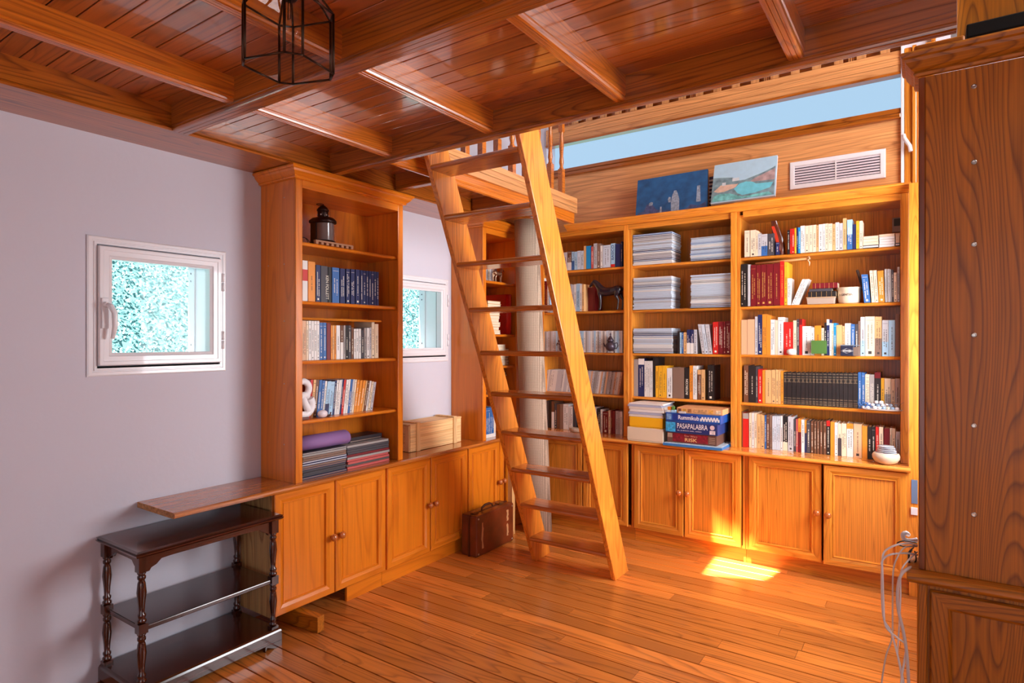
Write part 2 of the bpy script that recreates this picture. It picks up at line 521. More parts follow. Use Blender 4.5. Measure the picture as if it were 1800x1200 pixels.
WB = W['beamy']; WX = W['beamx']
mb = MB(); mb.box(XL, -2.695, YF, YB, 2.402, CZ); mb.prism([(-2.695, 2.402), (-2.683, 2.402), (-2.678, 2.41), (-2.682, 2.416), (-2.69, 2.42), (-2.695, 2.425)], 'y', YF, YB)
tag(mb.build('ceiling_beam', WB), 'broad brown wooden beam running along the top of the white left wall', 'beam')
beam('ceiling_beam', 'x', -2.68, XR2, 1.325, 1.40, 2.40, CZ, 'long brown beam crossing the ceiling just behind the glass lantern', WX)
beam('ceiling_beam', 'x', -2.68, .075, 2.165, 2.212, 2.40, CZ + .02, 'long brown edge beam where the top of the ladder rests', WX)
beam('ceiling_beam', 'x', -2.68, XR2, .02, .09, 2.40, CZ, 'brown beam crossing the ceiling nearest the camera', WX)
nm = {0: 'first joist from the left wall', 1: 'second joist from the left wall', 2: 'third joist from the left wall', 3: 'fourth joist from the left wall'}
WBj = wood('joist_y', (214, 118, 30), (156, 70, 12), 'y', lines=14, contrast=.7, across=8, along=.35, knot=.2, tone=.1, coat=.7, coatr=.1)
for i, (x0, x1) in enumerate([(-2.255, -2.205), (-1.63, -1.58), (-1.0, -.95), (-.378, -.325), (.25, .30)]):
    w = ['first', 'second', 'third', 'fourth', 'fifth'][i]
    beam('ceiling_joist', 'y', .09, 1.325, x0, x1, 2.42, CZ, 'brown ceiling joist before the lantern-side cross beam, %s from the left wall' % w, WBj)
    beam('ceiling_joist', 'y', 1.40, 2.165, x0, x1, 2.42, CZ, 'brown ceiling joist between the two cross beams, %s from the left wall' % w, WBj)
beam('ceiling_joist', 'x', -2.68, -2.30, 2.66, 2.71, 2.42, CZ, 'short dark cross joist behind the ladder top beside the wall beam', WX)
beam('ceiling_joist', 'x', -2.68, -2.30, 3.42, 3.47, 2.42, CZ, 'short dark cross joist over the corner bookcase behind the ladder', WX)
# landing edge at the left of the void
t = thing('landing_edge', (-2.28, 3.2, 2.41), 'boarded wooden edge of the small upper landing behind the ladder', 'landing')
mb = MB(); mb.prism([(-2.30, 2.50), (-2.30, 2.415), (-2.292, 2.41), (-2.28, 2.41), (-2.272, 2.416), (-2.27, 2.43), (-2.274, 2.436), (-2.27, 2.445), (-2.27, 2.487), (-2.27, 2.50)], 'y', 2.215, 4.19)
mb.build('lower_rail', WBj, t)
mb = MB()
for k in range(3): mb.box(-2.30, -2.252, 2.215, 4.205, 2.49 + k * .04, 2.5285 + k * .04)
mb.build('edge_boards', W['panely'], t, .002)
t2 = thing('landing_railing', (-2.29, 3.2, 2.61), 'turned wooden balusters of the upper landing behind the ladder', 'railing')
y = 4.018
for k in range(15):
    if y < 2.4: break
    mb = MB(); mb.box(-2.308, -2.268, y - .02, y + .02, 2.61, 2.80); mb.lathe([(.019, 0), (.013, .02), (.019, .05), (.014, .10), (.019, .18), (.013, .26), (.018, .28)], (-2.288, y, 2.80), seg=10); mb.box(-2.306, -2.27, y - .018, y + .018, 3.08, 3.25)
    mb.build('baluster', WBj, t2, .002); y -= .167
mb = MB(); mb.box(-2.32, -2.255, 2.3, 4.3, 3.25, 3.30); mb.build('handrail', WBj, t2, .008)
# upper partition over the right bookcase
mb = MB(); mb.box(.085, 1.6, 2.46, 2.48, 2.45, 3.6); mb.box(.07, .085, 2.44, 2.50, 2.45, 3.6, 1)
tag(mb.build('trim_5', [W['oldz'], M_white]), kind='structure')

# ---------------------------------------------------------------- left wall windows
for n, (y0, y1, z0, z1) in enumerate(WIN):
    g = thing('window_%d' % (n + 1), (XL, (y0 + y1) / 2, z0 - .045), kind='structure')
    T = TL(XL)
    oy0, oy1, oz0, oz1 = y0 - .065, y1 + .055, z0 - .045, z1 + .047
    mb = MB(T); mb.ring(oy0, oy1, oz0, oz1, [(0, -.02), (0, .006), (.006, .010), (.018, .010), (.020, .007), (.024, .007), (.026, .012), (.036, .012), (.036, -.02)])
    mb.ring(y0 - .03, y1 + .02, z0 - .01, z1 + .01, [(0, -.05), (0, .0), (.012, .0), (.012, -.05)])
    mb.build('window_frame', M_white, g)
    sy0, sy1, sz0, sz1 = y0 - .027, y1 + .019, z0 + .002, z1 + .004
    sg = MB(T); sg.ring(sy0, sy1, sz0, sz1, [(0, -.03), (0, .024), (.004, .028), (.018, .028), (.020, .025), (.040, .025), (.044, .020), (.056, .016), (.056, -.03)])
    sash = sg.build('sash', M_white, g)
    sg = MB(T); sg.ring(sy0 - .004, sy1 + .004, sz0 - .004, sz1 + .004, [(0, .005), (0, .011), (.007, .011), (.007, .005)]); sg.build('gasket', M_rub, sash)
    mb = MB(T); mb.box(sy0 + .05, sy1 - .05, -.006, -.002, sz0 + .05, sz1 - .05); mb.build('pane', M_glass, g)
    # handle on the camera-side stile
    hy = sy0 + .022
    mb = MB(T); mb.box(hy - .014, hy + .014, .026, .036, z0 + .165, z0 + .30); mb.lathe([(.013, 0), (.012, .02), (.0, .022)], (hy, .034, z0 + .27), (0, 1, 0), 12)
    mb.tube([(hy, .05, z0 + .27), (hy + .01, .062, z0 + .265), (hy + .024, .066, z0 + .235), (hy + .026, .064, z0 + .17), (hy + .018, .06, z0 + .12)], [.010, .012, .012, .011, .008], 10)
    mb.build('handle', M_white, g, .003)
    for hz in (z0 + .07, z1 - .16):
        mb = MB(T); mb.tube([(sy1 + .006, .03, hz), (sy1 + .006, .03, hz + .042)], .007, 10); mb.tube([(sy1 + .006, .03, hz + .046), (sy1 + .006, .03, hz + .09)], .007, 10); mb.build('hinge', M_white, g)
    # white shutter folded back in the reveal, drilled strip and rubber seal
    mb = MB(); mb.box(XL - .22, XL - .04, y1 - .012, y1 - .002, z0 + .002, z1 - .002)
    mb.box(XL - .225, XL - .165, y1 - .02, y1 - .012, z0 + .002, z1 - .002)
    sh = mb.build('shutter_panel', plain('shutter_white', (244, 248, 250), .5), g, .002)
    mb = MB()
    for zz in (z0 + .05, z0 + .09, z1 - .1, z1 - .06):
        mb.tube([(XL - .195, y1 - .0205, zz), (XL - .195, y1 - .0225, zz)], .005, 8)
    mb.build('screw', M_rub, sh)
    mb = MB(); mb.box(XL - .05, XL - .04, y1 - .02, y1 - .012, z0, z1); mb.build('seal', M_rub, sh)

# leafy bank outside the two windows
m, nt, p = nmat('leaf_sunlit')
gN = nt.nodes.new('ShaderNodeNewGeometry'); wn = nt.nodes.new('ShaderNodeTexWhiteNoise'); wn.noise_dimensions = '1D'
nt.links.new(gN.outputs['Random Per Island'], wn.inputs['W'])
r = nt.nodes.new('ShaderNodeValToRGB'); nt.links.new(wn.outputs['Value'], r.inputs[0])
r.color_ramp.elements[0].color = (.12, .25, .27, 1); r.color_ramp.elements[1].color = (.42, .58, .60, 1)
e = r.color_ramp.elements.new(.45); e.color = (.24, .42, .45, 1)
nt.links.new(r.outputs[0], p.inputs['Base Color']); p.inputs['Roughness'].default_value = .8
random.seed(11)
mb = MB()
mb.face([(-6.0, -1, 3.2), (-6.0, 11, 3.2), (-3.8, 11, .8), (-3.8, -1, .8)], 1)
for _ in range(42000):
    yy = random.uniform(1.2, 7.2)
    t = .08 + random.random() * .6
    x = -3.8 - 2.2 * t + random.uniform(-.04, .10); z = .8 + 2.4 * t
    a = Vector((random.gauss(0, 1), random.gauss(0, 1), random.gauss(0, 1))).normalized() * random.uniform(.006, .018)
    b = a.orthogonal().normalized() * random.uniform(.004, .010)
    c = Vector((x, yy, z))
    mb.face([tuple(c - a), tuple(c + b), tuple(c + a), tuple(c - b)], 0)
tag(mb.build('hillside_foliage', [m, plain('foliage_ground', (60, 105, 108), .9)]), 'sunlit pale green leafy bank seen through the two small windows', 'foliage', kind='stuff')

# ================================================================ CABINETS
def knob(parent, T, a, b, c, mat):
    mb = MB(T)
    mb.lathe([(.007, 0), (.006, .008), (.008, .012), (.017, .018), (.0205, .027), (.018, .036), (.009, .042), (.001, .0435)], (a, b, c), (0, 1, 0), 16)
    return mb.build('knob', mat, parent)


def door(parent, T, a0, a1, c0, c1, hx, mats, name='door'):
    mb = MB(T)
    mb.ring(a0, a1, c0, c1, [(0, 0), (0, .016), (.004, .020), (.034, .020), (.050, .014), (.052, .017), (.056, .017), (.060, .006), (.060, -.002), (0, -.002)], 0, 1)
    d = mb.build(name, [mats[0], mats[4]], parent)
    mb = MB(T); mb.box(a0 + .057, a1 - .057, .0, .004, c0 + .057, c1 - .057); mb.build('panel', mats[1], d)
    knob(d, T, hx, .0195, (c0 + c1) / 2 + .005, mats[2])
    return d


def base_unit(T, a0, a1, depth, label, mats, doors, plinth=True, zb=.095, side_mat=None):
    o = T((a0 + a1) / 2, -depth / 2, 0)
    t = thing('base_cabinet', (o[0], o[1], 0), label, 'cabinet')
    mb = MB(T); mb.box(a0, a0 + .018, -depth, 0, zb, .727); mb.build('side_panel', side_mat or mats[1], t, .001)
    mb = MB(T); mb.box(a1 - .018, a1, -depth, 0, zb, .727); mb.build('side_panel', mats[1], t, .001)
    mb = MB(T); mb.box(a0 + .018, a1 - .018, -depth, 0, zb, zb + .018); mb.build('bottom_board', mats[1], t, .001)
    mb = MB(T); mb.box(a0 + .018, a1 - .018, -depth, -depth + .008, zb + .018, .727); mb.build('back_panel', mats[1], t)
    if plinth:
        pa = plinth if isinstance(plinth, tuple) else (a0, a1)
        mb = MB(T); mb.box(pa[0], pa[1], -.04, -.022, 0, zb); mb.build('plinth', mats[3], t, .001)
    for k, (d0, d1, hx) in enumerate(doors):
        door(t, T, d0, d1, .103, .722, hx, mats)
    return t


Mknob = plain('knob_varnish', (186, 100, 44), .25, coat=.6)
ML = (W['honeyy'], W['honeyz'], Mknob, W['honeyy'], W['honeyz'])
MBk = (W['pinex'], W['vpanel'], Mknob, W['pinex'], W['pinez'])
Tl = TL(-2.72); Tb = TBk(4.25)
base_unit(Tl, 1.835, 2.603, .275, 'honey-coloured two-door base cabinet at the left end, beside the dark side table', ML, [(1.84, 2.215, 2.19), (2.222, 2.598, 2.247)], plinth=(2.335, 2.603), side_mat=W['rawz'])
base_unit(Tl, 2.605, 3.398, .275, 'honey-coloured two-door base cabinet below the wooden crate', ML, [(2.612, 2.998, 2.973), (3.006, 3.393, 3.03)])
base_unit(Tl, 3.40, 4.19, .275, 'honey-coloured two-door base cabinet behind the old suitcase, next to the corner', ML, [(3.406, 3.786, 3.762), (3.793, 4.172, 3.818)])
base_unit(Tb, -2.66, -1.80, .38, 'pine two-door base cabinet behind the ladder', MBk, [(-2.61, -2.225, -2.25), (-2.216, -1.842, -2.19)], plinth=(-2.655, -1.80))
base_unit(Tb, -1.798, -1.0, .38, 'pine two-door base cabinet below the stacked board games', MBk, [(-1.792, -1.418, -1.443), (-1.41, -1.025, -1.385)])
rc = base_unit(Tb, -.998, -.08, .38, 'pine two-door base cabinet at the right end of the back wall', MBk, [(-.975, -.538, -.563)])
# its right door stands slightly ajar, hinged on the right
dd = door(rc, Tb, -.526, -.092, .103, .722, -.50, MBk)
piv = Vector((-.092, 4.25, 0)) - Vector(rc.location)
ang = math.radians(2.6)
dd.matrix_local = Matrix.Translation(piv) @ Matrix.Rotation(ang, 4, 'Z') @ Matrix.Translation(-piv) @ dd.matrix_local
mb = MB(); mb.box(-.08, .0, 4.25, 4.27, 0, 2.42); tag(mb.build('trim_6', W['pinez'], bevel=.001), kind='structure')
# worktops
wt = thing('worktop', (-2.85, 2.8, .729), 'long honey wood worktop along the left wall, its end overhanging the dark side table', 'worktop')
mb = MB(); mb.prism([(XL + .003, .729), (-2.675, .729), (-2.664, .733), (-2.660, .742), (-2.664, .751), (-2.675, .755), (XL + .003, .755)], 'y', 1.33, 4.6)
mb.build('worktop_board', wood('worktop_y', (216, 126, 50), (160, 78, 22), 'y', lines=4, contrast=.6, coat=.6, rough=.18, knot=.2), wt)
mb = MB(); mb.box(XL + .003, -2.672, 1.3285, 1.33, .730, .754); mb.build('sawn_edge', plain('sawn_board', (196, 140, 92), .9, noise=.5, nscale=90), wt)
wt = thing('worktop', (-1.4, 4.4, .729), 'long pine worktop along the back wall under the bookshelves', 'worktop')
mb = MB(); mb.prism([(YB, .729), (4.205, .729), (4.194, .733), (4.19, .742), (4.194, .751), (4.205, .755), (YB, .755)], 'x', -2.659, -.07)
mb.build('worktop_board', wood('worktop_x', (234, 152, 66), (184, 98, 30), 'x', lines=4, contrast=.6, coat=.6, rough=.18, knot=.2), wt)


# ---------------------------------------------------------------- upper bookcases
def cornice_prof():
    return [(0, .0), (.012, .004), (.016, .010), (.014, .014), (.022, .020), (.036, .034), (.040, .044), (.046, .047), (.052, .054), (.050, .062), (0, .062)]


def bookcase(T, a0, a1, depth, z1, shelves, label, mats, st=.042, corn=True, rail=.04, sides=(True, True), z0=.755, corn_sides=(True, True), shelf_in=.012, stiles=(True, True), vertical_back=True):
    o = T((a0 + a1) / 2, -depth / 2, z0)
    t = thing('bookcase', o, label, 'bookcase')
    ia, ib = a0 + (.02 if sides[0] else 0), a1 - (.02 if sides[1] else 0)
    for s, (x0, x1) in zip(sides, ((a0, a0 + .02), (a1 - .02, a1))):
        if s:
            mb = MB(T); mb.box(x0, x1, -depth, -.012, z0, z1); mb.build('side_panel', mats[1], t, .001)
    for s, (x0, x1) in zip(stiles, ((a0, a0 + st), (a1 - st, a1))):
        if s:
            mb = MB(T); mb.box(x0, x1, -.012, 0, z0, z1); mb.build('stile', mats[1], t, .003)
    mb = MB(T); mb.box(ia, ib, -depth, -depth + .006, z0, z1); mb.build('back_panel', mats[2], t)
    mb = MB(T); mb.box(a0 + st, a1 - st, -.012, 0, z1 - rail, z1); mb.build('top_rail', mats[0], t, .001)
    mb = MB(T); mb.box(ia, ib, -depth + .006, -.012, z1 - rail, z1 - rail + .018); mb.build('top_board', mats[0], t)
    for zz in shelves:
        mb = MB(T); d0 = -shelf_in - .012
        mb.prism([(-depth + .006, zz - .02), (d0 - .006, zz - .02), (d0, zz - .016), (d0 + .002, zz - .010), (d0, zz - .004), (d0 - .006, zz), (-depth + .006, zz)], 'x', ia + .0005, ib - .0005)
        mb.build('shelf', mats[0], t)
    if corn:
        mb = MB(T)
        pr = cornice_prof(); R = []
        e0, e1 = corn_sides
        for i, h in pr:
            if h == .062 and i == 0: i = -.02
            pts = []
            if e0: pts += [(a0 - i, -depth, z1 + h), (a0 - i, i, z1 + h)]
            else: pts += [(a0, i, z1 + h)]
            if e1: pts += [(a1 + i, i, z1 + h), (a1 + i, -depth, z1 + h)]
            else: pts += [(a1, i, z1 + h)]
            R.append(pts)
        mb.loft(R, 0, False, False, closed=False)
        mb.face([(a0, -depth, z1 + .0005), (a1, -depth, z1 + .0005), (a1, 0, z1 + .0005), (a0, 0, z1 + .0005)])
        mb.face([(a0 - .0, -depth, z1 + .061), (a1, -depth, z1 + .061), (a1, .03, z1 + .061), (a0, .03, z1 + .061)])
        mb.build('cornice', mats[0], t)
    return t


MU = (W['honeyy'], W['honeyz'], W['honeyz'])
bc_left = bookcase(TL(-2.693), 1.957, 2.737, .304, 2.337, [1.072, 1.39, 1.708, 2.02], 'tall narrow honey bookcase standing on the left worktop, topped with a lantern', MU)
for px in (-2.93, -2.79):
    for pz in (.95, 1.27, 1.6, 1.9, 2.25):
        MB().tube([(px, 1.9572, pz), (px, 1.9562, pz)], .0035, 8).build('screw_cap', M_screw, bc_left)
bc_mid = bookcase(TL(-2.695), 3.565, 4.05, .302, 2.335, [1.09, 1.30, 1.545, 1.95], 'narrow honey bookcase in the corner behind the ladder, holding a silver horse', MU)
MP = (W['pinex'], W['pinez'], W['vpanel'])
TU = TBk(4.35)
SH = [1.067, 1.40, 1.733, 2.073]
bookcase(TU, -2.69, -1.885, .297, 2.388, SH, 'left bay of the pine back bookcase, behind the ladder', MP, corn=False)
bookcase(TU, -1.885, -1.082, .297, 2.388, SH, 'middle bay of the pine back bookcase, with stacked magazines and board games', MP, corn=False, stiles=(False, False), st=0.0)
bookcase(TU, -1.082, -.083, .297, 2.388, SH, 'right bay of the pine back bookcase, full of books and ornaments', MP, corn=False, stiles=(False, True))
mb = MB(); mb.box(-1.12, -1.082, 4.338, 4.35, .755, 2.388); tag(mb.build('trim_7', W['pinez'], bevel=.003), kind='structure')
mb = MB(TU); pr = [(-.297, 2.389), (0, 2.389), (.006, 2.389), (.012, 2.393), (.016, 2.399), (.03, 2.406), (.042, 2.414), (.05, 2.418), (.06, 2.424), (.062, 2.431), (.058, 2.438), (.0, 2.440), (-.297, 2.440)]
mb.prism([(p[0], p[1]) for p in pr], 'x', -2.42, -.07)
o = mb.build('bookcase_ledge', W['pinex']); tag(o, 'moulded pine ledge capping the back bookcase, with two paintings on it', 'ledge')

# ---------------------------------------------------------------- right foreground bookcase on its base
T = MB(); RX0, RX1, RY0, RY1 = -.012, .335, 2.31, 2.44
t = thing('bookcase', (.16, 2.38, .775), 'tall dark-lit pine bookcase side at the right edge of the photo', 'bookcase')
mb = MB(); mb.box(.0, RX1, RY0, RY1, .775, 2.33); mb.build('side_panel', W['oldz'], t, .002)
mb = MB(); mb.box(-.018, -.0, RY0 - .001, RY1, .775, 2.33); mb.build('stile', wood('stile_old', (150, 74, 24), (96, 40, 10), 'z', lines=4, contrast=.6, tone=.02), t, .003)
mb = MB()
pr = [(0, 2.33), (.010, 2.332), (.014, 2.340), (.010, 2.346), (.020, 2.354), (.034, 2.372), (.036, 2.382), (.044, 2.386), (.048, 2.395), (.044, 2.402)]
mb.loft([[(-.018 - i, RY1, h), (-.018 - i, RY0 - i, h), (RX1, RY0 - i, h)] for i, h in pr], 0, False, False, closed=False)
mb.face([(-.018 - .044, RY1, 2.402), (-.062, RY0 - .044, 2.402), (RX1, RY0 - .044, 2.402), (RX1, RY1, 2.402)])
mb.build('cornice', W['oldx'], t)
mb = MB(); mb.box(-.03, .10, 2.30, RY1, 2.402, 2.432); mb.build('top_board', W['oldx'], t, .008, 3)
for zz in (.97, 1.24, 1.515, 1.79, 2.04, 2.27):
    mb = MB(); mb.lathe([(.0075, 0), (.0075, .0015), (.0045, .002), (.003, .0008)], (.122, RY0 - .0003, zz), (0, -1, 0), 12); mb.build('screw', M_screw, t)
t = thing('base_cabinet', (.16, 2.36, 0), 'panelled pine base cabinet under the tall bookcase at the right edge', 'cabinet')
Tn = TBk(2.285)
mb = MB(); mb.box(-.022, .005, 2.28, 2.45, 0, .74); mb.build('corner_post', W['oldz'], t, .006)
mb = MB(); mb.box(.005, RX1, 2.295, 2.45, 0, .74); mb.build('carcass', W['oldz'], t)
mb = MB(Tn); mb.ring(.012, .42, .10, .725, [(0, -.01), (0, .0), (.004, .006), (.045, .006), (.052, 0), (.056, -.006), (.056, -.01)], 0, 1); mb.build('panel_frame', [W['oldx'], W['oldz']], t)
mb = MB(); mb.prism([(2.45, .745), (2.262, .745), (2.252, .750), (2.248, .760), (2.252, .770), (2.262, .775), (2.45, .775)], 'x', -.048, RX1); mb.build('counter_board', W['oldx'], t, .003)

# ---------------------------------------------------------------- ladder
LAB = 'steep wooden loft ladder with wide flat treads leaning against the ceiling beam'
t = thing('loft_ladder', (-1.9, 3.5, 0), LAB, 'ladder')
K = -.434
WLd = wood('ladder_rail', (238, 146, 52), (198, 98, 24), 'z', lines=9, contrast=.7, across=7, along=.45, knot=.3, coat=.4)
WTd = wood('ladder_tread', (206, 122, 52), (150, 74, 20), 'x', lines=10, contrast=.6, knot=.2, coat=.5, rough=.22)
yt = lambda z: 3.477 + K * z
for x0 in (-2.211, -1.624):
    mb = MB(); z1 = 2.62
    mb.hexa([(x0, yt(0), 0), (x0 + .03, yt(0), 0), (x0 + .03, yt(0) + .2, 0), (x0, yt(0) + .2, 0), (x0, yt(z1), z1), (x0 + .03, yt(z1), z1), (x0 + .03, yt(z1) + .2, z1), (x0, yt(z1) + .2, z1)])
    mb.build('side_rail', WLd, t, .004)
for k in range(10):
    z = .187 + .25 * k
    mb = MB(); y0 = yt(z) + .004
    mb.prism([(y0 + .17, z - .028), (y0 + .008, z - .028), (y0, z - .022), (y0 - .003, z - .014), (y0, z - .006), (y0 + .008, z), (y0 + .17, z)], 'x', -2.1805, -1.6245)
    mb.build('tread', WTd, t)

# ---------------------------------------------------------------- dark three-tier side table
t = thing('side_table', (-2.8, 1.49, 0), 'dark mahogany three-tier side table with turned legs against the left wall', 'side table')
X0, X1, Y0, Y1 = -2.975, -2.625, 1.17, 1.81
D = W['darky']
mb = MB(); R = []
for i, z in [(0, .618), (.010, .620), (.016, .626), (.018, .632), (.012, .634), (.016, .640), (.006, .645)]:
    R.append([(X0 - i + .01, Y0 - i, z), (X1 + i, Y0 - i, z), (X1 + i, Y1 + i, z), (X0 - i + .01, Y1 + i, z)])
mb.loft(R, 0, True, False); mb.build('tabletop', D, t)


def apron(ax, c0, c1, a0, a1):
    pts = [(a0, .618), (a0, .55), (a0 + .012, .55), (a0 + .02, .562), (a0 + .04, .570), (a0 + .06, .588), (a0 + .1, .590), (a1 - .1, .590), (a1 - .06, .588), (a1 - .04, .570), (a1 - .02, .562), (a1 - .012, .55), (a1, .55), (a1, .618)]
    mb = MB(); mb.prism(pts, 'x' if ax == 'y' else 'y', c0, c1); mb.build('apron', D, t, .001)


apron('y', X1 - .028, X1 - .014, Y0 + .035, Y1 - .035); apron('y', X0 + .014, X0 + .028, Y0 + .035, Y1 - .035)
apron('x', Y0 + .014, Y0 + .028, X0 + .035, X1 - .035); apron('x', Y1 - .028, Y1 - .014, X0 + .035, X1 - .035)
for lx in (X0 + .018, X1 - .018):
    for ly in (Y0 + .018, Y1 - .018):
        mb = MB(); s = .018
        mb.box(lx - s, lx + s, ly - s, ly + s, .555, .618); mb.box(lx - s, lx + s, ly - s, ly + s, .305, .345); mb.box(lx - s, lx + s, ly - s, ly + s, .085, .10)
        for za, zb in ((.345, .555), (.10, .305)):
            h = zb - za
            mb.lathe([(.010, 0), (.018, .006), (.018, .014), (.012, .020), (.016, .028), (.016, .036), (.011, .042), (.013, h * .35), (.0185, h * .6), (.015, h * .78), (.011, h - .034), (.016, h - .028), (.016, h - .018), (.012, h - .012), (.017, h - .006), (.014, h)], (lx, ly, za), seg=16)
        mb.build('leg', W['darkz'], t)
mb = MB(); mb.box(X0 + .012, X1 - .008, Y0 + .012, Y1 - .012, .312, .332); mb.build('middle_shelf', D, t, .004)
mb = MB(); R = []
for i, z in [(-.012, .088), (-.004, .082), (0, .074), (0, .03), (0, .028)]:
    R.append([(X0 - i * 0, Y0 - i * 0 - .01 + (0 if i == 0 else -i * 1), z), (X1 + .012 + i, Y0 - .01 - i, z), (X1 + .012 + i, Y1 + .01 + i, z), (X0, Y1 + .01 + i, z)])
mb.loft(R, 0, True, False)
for ya, yb in ((Y0 - .01, Y0 + .09), (Y1 - .08, Y1 + .01)):
    mb.prism([(ya, .03), (ya, 0), (ya + .03, 0) if ya < 1.4 else (ya + .01, .02), (ya + .05, .012) if ya < 1.4 else (ya + .05, .0), (yb, .03) if ya < 1.4 else (yb, 0), (yb, .031)], 'x', X1 - .01, X1 + .012)
    mb.box(X0, X0 + .02, ya, ya + .05, 0, .03)
mb.build('bottom_tier', D, t, .002)

# ---------------------------------------------------------------- glass lantern pendant
t = thing('pendant_lantern', (-1.36, .97, 2.2), 'octagonal clear glass and bronze pendant lantern with a bare bulb', 'pendant lamp')
ext = [Vector(p) for p in [(-1.436, .887), (-1.452, 1.003), (-1.429, 1.03), (-1.321, 1.069), (-1.285, 1.049), (-1.263, .938), (-1.287, .903), (-1.398, .868)]]
zb, zt, zr = 2.20, 2.356, 2.46
cen = sum(ext, Vector((0, 0))) / 8
mb = MB()
for i in range(8):
    p, q = ext[i], ext[(i + 1) % 8]
    mb.tube([(p.x, p.y, zb), (q.x, q.y, zb)], .0028, 6); mb.tube([(p.x, p.y, zt), (q.x, q.y, zt)], .0028, 6)
    mb.tube([(p.x, p.y, zb), (p.x, p.y, zt)], .0035, 6)
    c = cen + (p - cen) * .25
    mb.tube([(p.x, p.y, zt), (c.x, c.y, zr)], .0028, 6)
mb.lathe([(.03, 0), (.032, .01), (.012, .02), (.006, .035)], (cen.x, cen.y, zr - .005), seg=12)
mb.build('metal_frame', M_bronze, t)
mb = MB()
for i in range(8):
    p, q = ext[i], ext[(i + 1) % 8]
    mb.face([(p.x, p.y, zb), (q.x, q.y, zb), (q.x, q.y, zt), (p.x, p.y, zt)])
    c, d = cen + (p - cen) * .25, cen + (q - cen) * .25
    mb.face([(p.x, p.y, zt), (q.x, q.y, zt), (d.x, d.y, zr), (c.x, c.y, zr)])
mb.build('glass_pane', M_lglass, t)
mb = MB(); mb.lathe([(.006, 0), (.02, -.01), (.021, -.055), (.017, -.06)], (cen.x, cen.y, zr - .02), seg=14); sk = mb.build('lamp_socket', M_black, t)
mb = MB(); mb.lathe([(.013, 0), (.014, -.02), (.024, -.045), (.030, -.07), (.027, -.092), (.015, -.107), (.001, -.112)], (cen.x, cen.y, zr - .078), seg=18); bl = mb.build('bulb', glass('bulb_glass', (.97, .97, .97)), t)
mb = MB(); mb.tube([(cen.x - .004, cen.y, zr - .08), (cen.x - .006, cen.y, zr - .13), (cen.x + .006, cen.y, zr - .13), (cen.x + .004, cen.y, zr - .08)], .0012, 5); mb.build('filament', M_black, bl)
mb = MB(); mb.tube([(cen.x, cen.y, zr + .02), (cen.x, cen.y, CZ)], .003, 6); mb.lathe([(.03, 0), (.028, -.012), (.01, -.02)], (cen.x, cen.y, CZ), seg=14); mb.build('hanging_rod', M_bronze, t)

# pine casing at the right end of the strip light, and an added black block as the shadow gap over the right bookcase
mb = MB()
for k, (x0, x1, d) in enumerate([(-.112, -.07, .03), (-.07, -.045, .05), (-.045, .0, .02), (.0, .05, .04)]): mb.box(x0, x1, YB - d, YB, 2.441, 3.37)
mb.box(.03, .055, YB - .04, YB, 3.372, 4.2)
tag(mb.build('trim_8', W['pinez'], bevel=.006), kind='structure')
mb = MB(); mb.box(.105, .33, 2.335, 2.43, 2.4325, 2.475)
tag(mb.build('shadow_gap_block', plain('gap_shadow_black', (10, 9, 9), .9), bevel=.004), 'added black block standing in for the shadow gap above the right edge bookcase', 'box')

# ================================================================ BOOKS AND THINGS ON THE SHELVES
def ordn(n):
    return ['first', 'second', 'third', 'fourth', 'fifth', 'sixth', 'seventh', 'eighth', 'ninth', 'tenth'][n - 1] if n <= 10 else '%d%s' % (n, {1: 'st', 2: 'nd', 3: 'rd'}.get(n % 10 if n // 10 != 1 else 0, 'th'))


BAYS = {'left back': (-2.667, -1.907), 'middle back': (-1.863, -1.104), 'middle bay': (-1.863, -1.104), 'right back': (-1.060, -.105), 'left wall': (1.979, 2.715)}


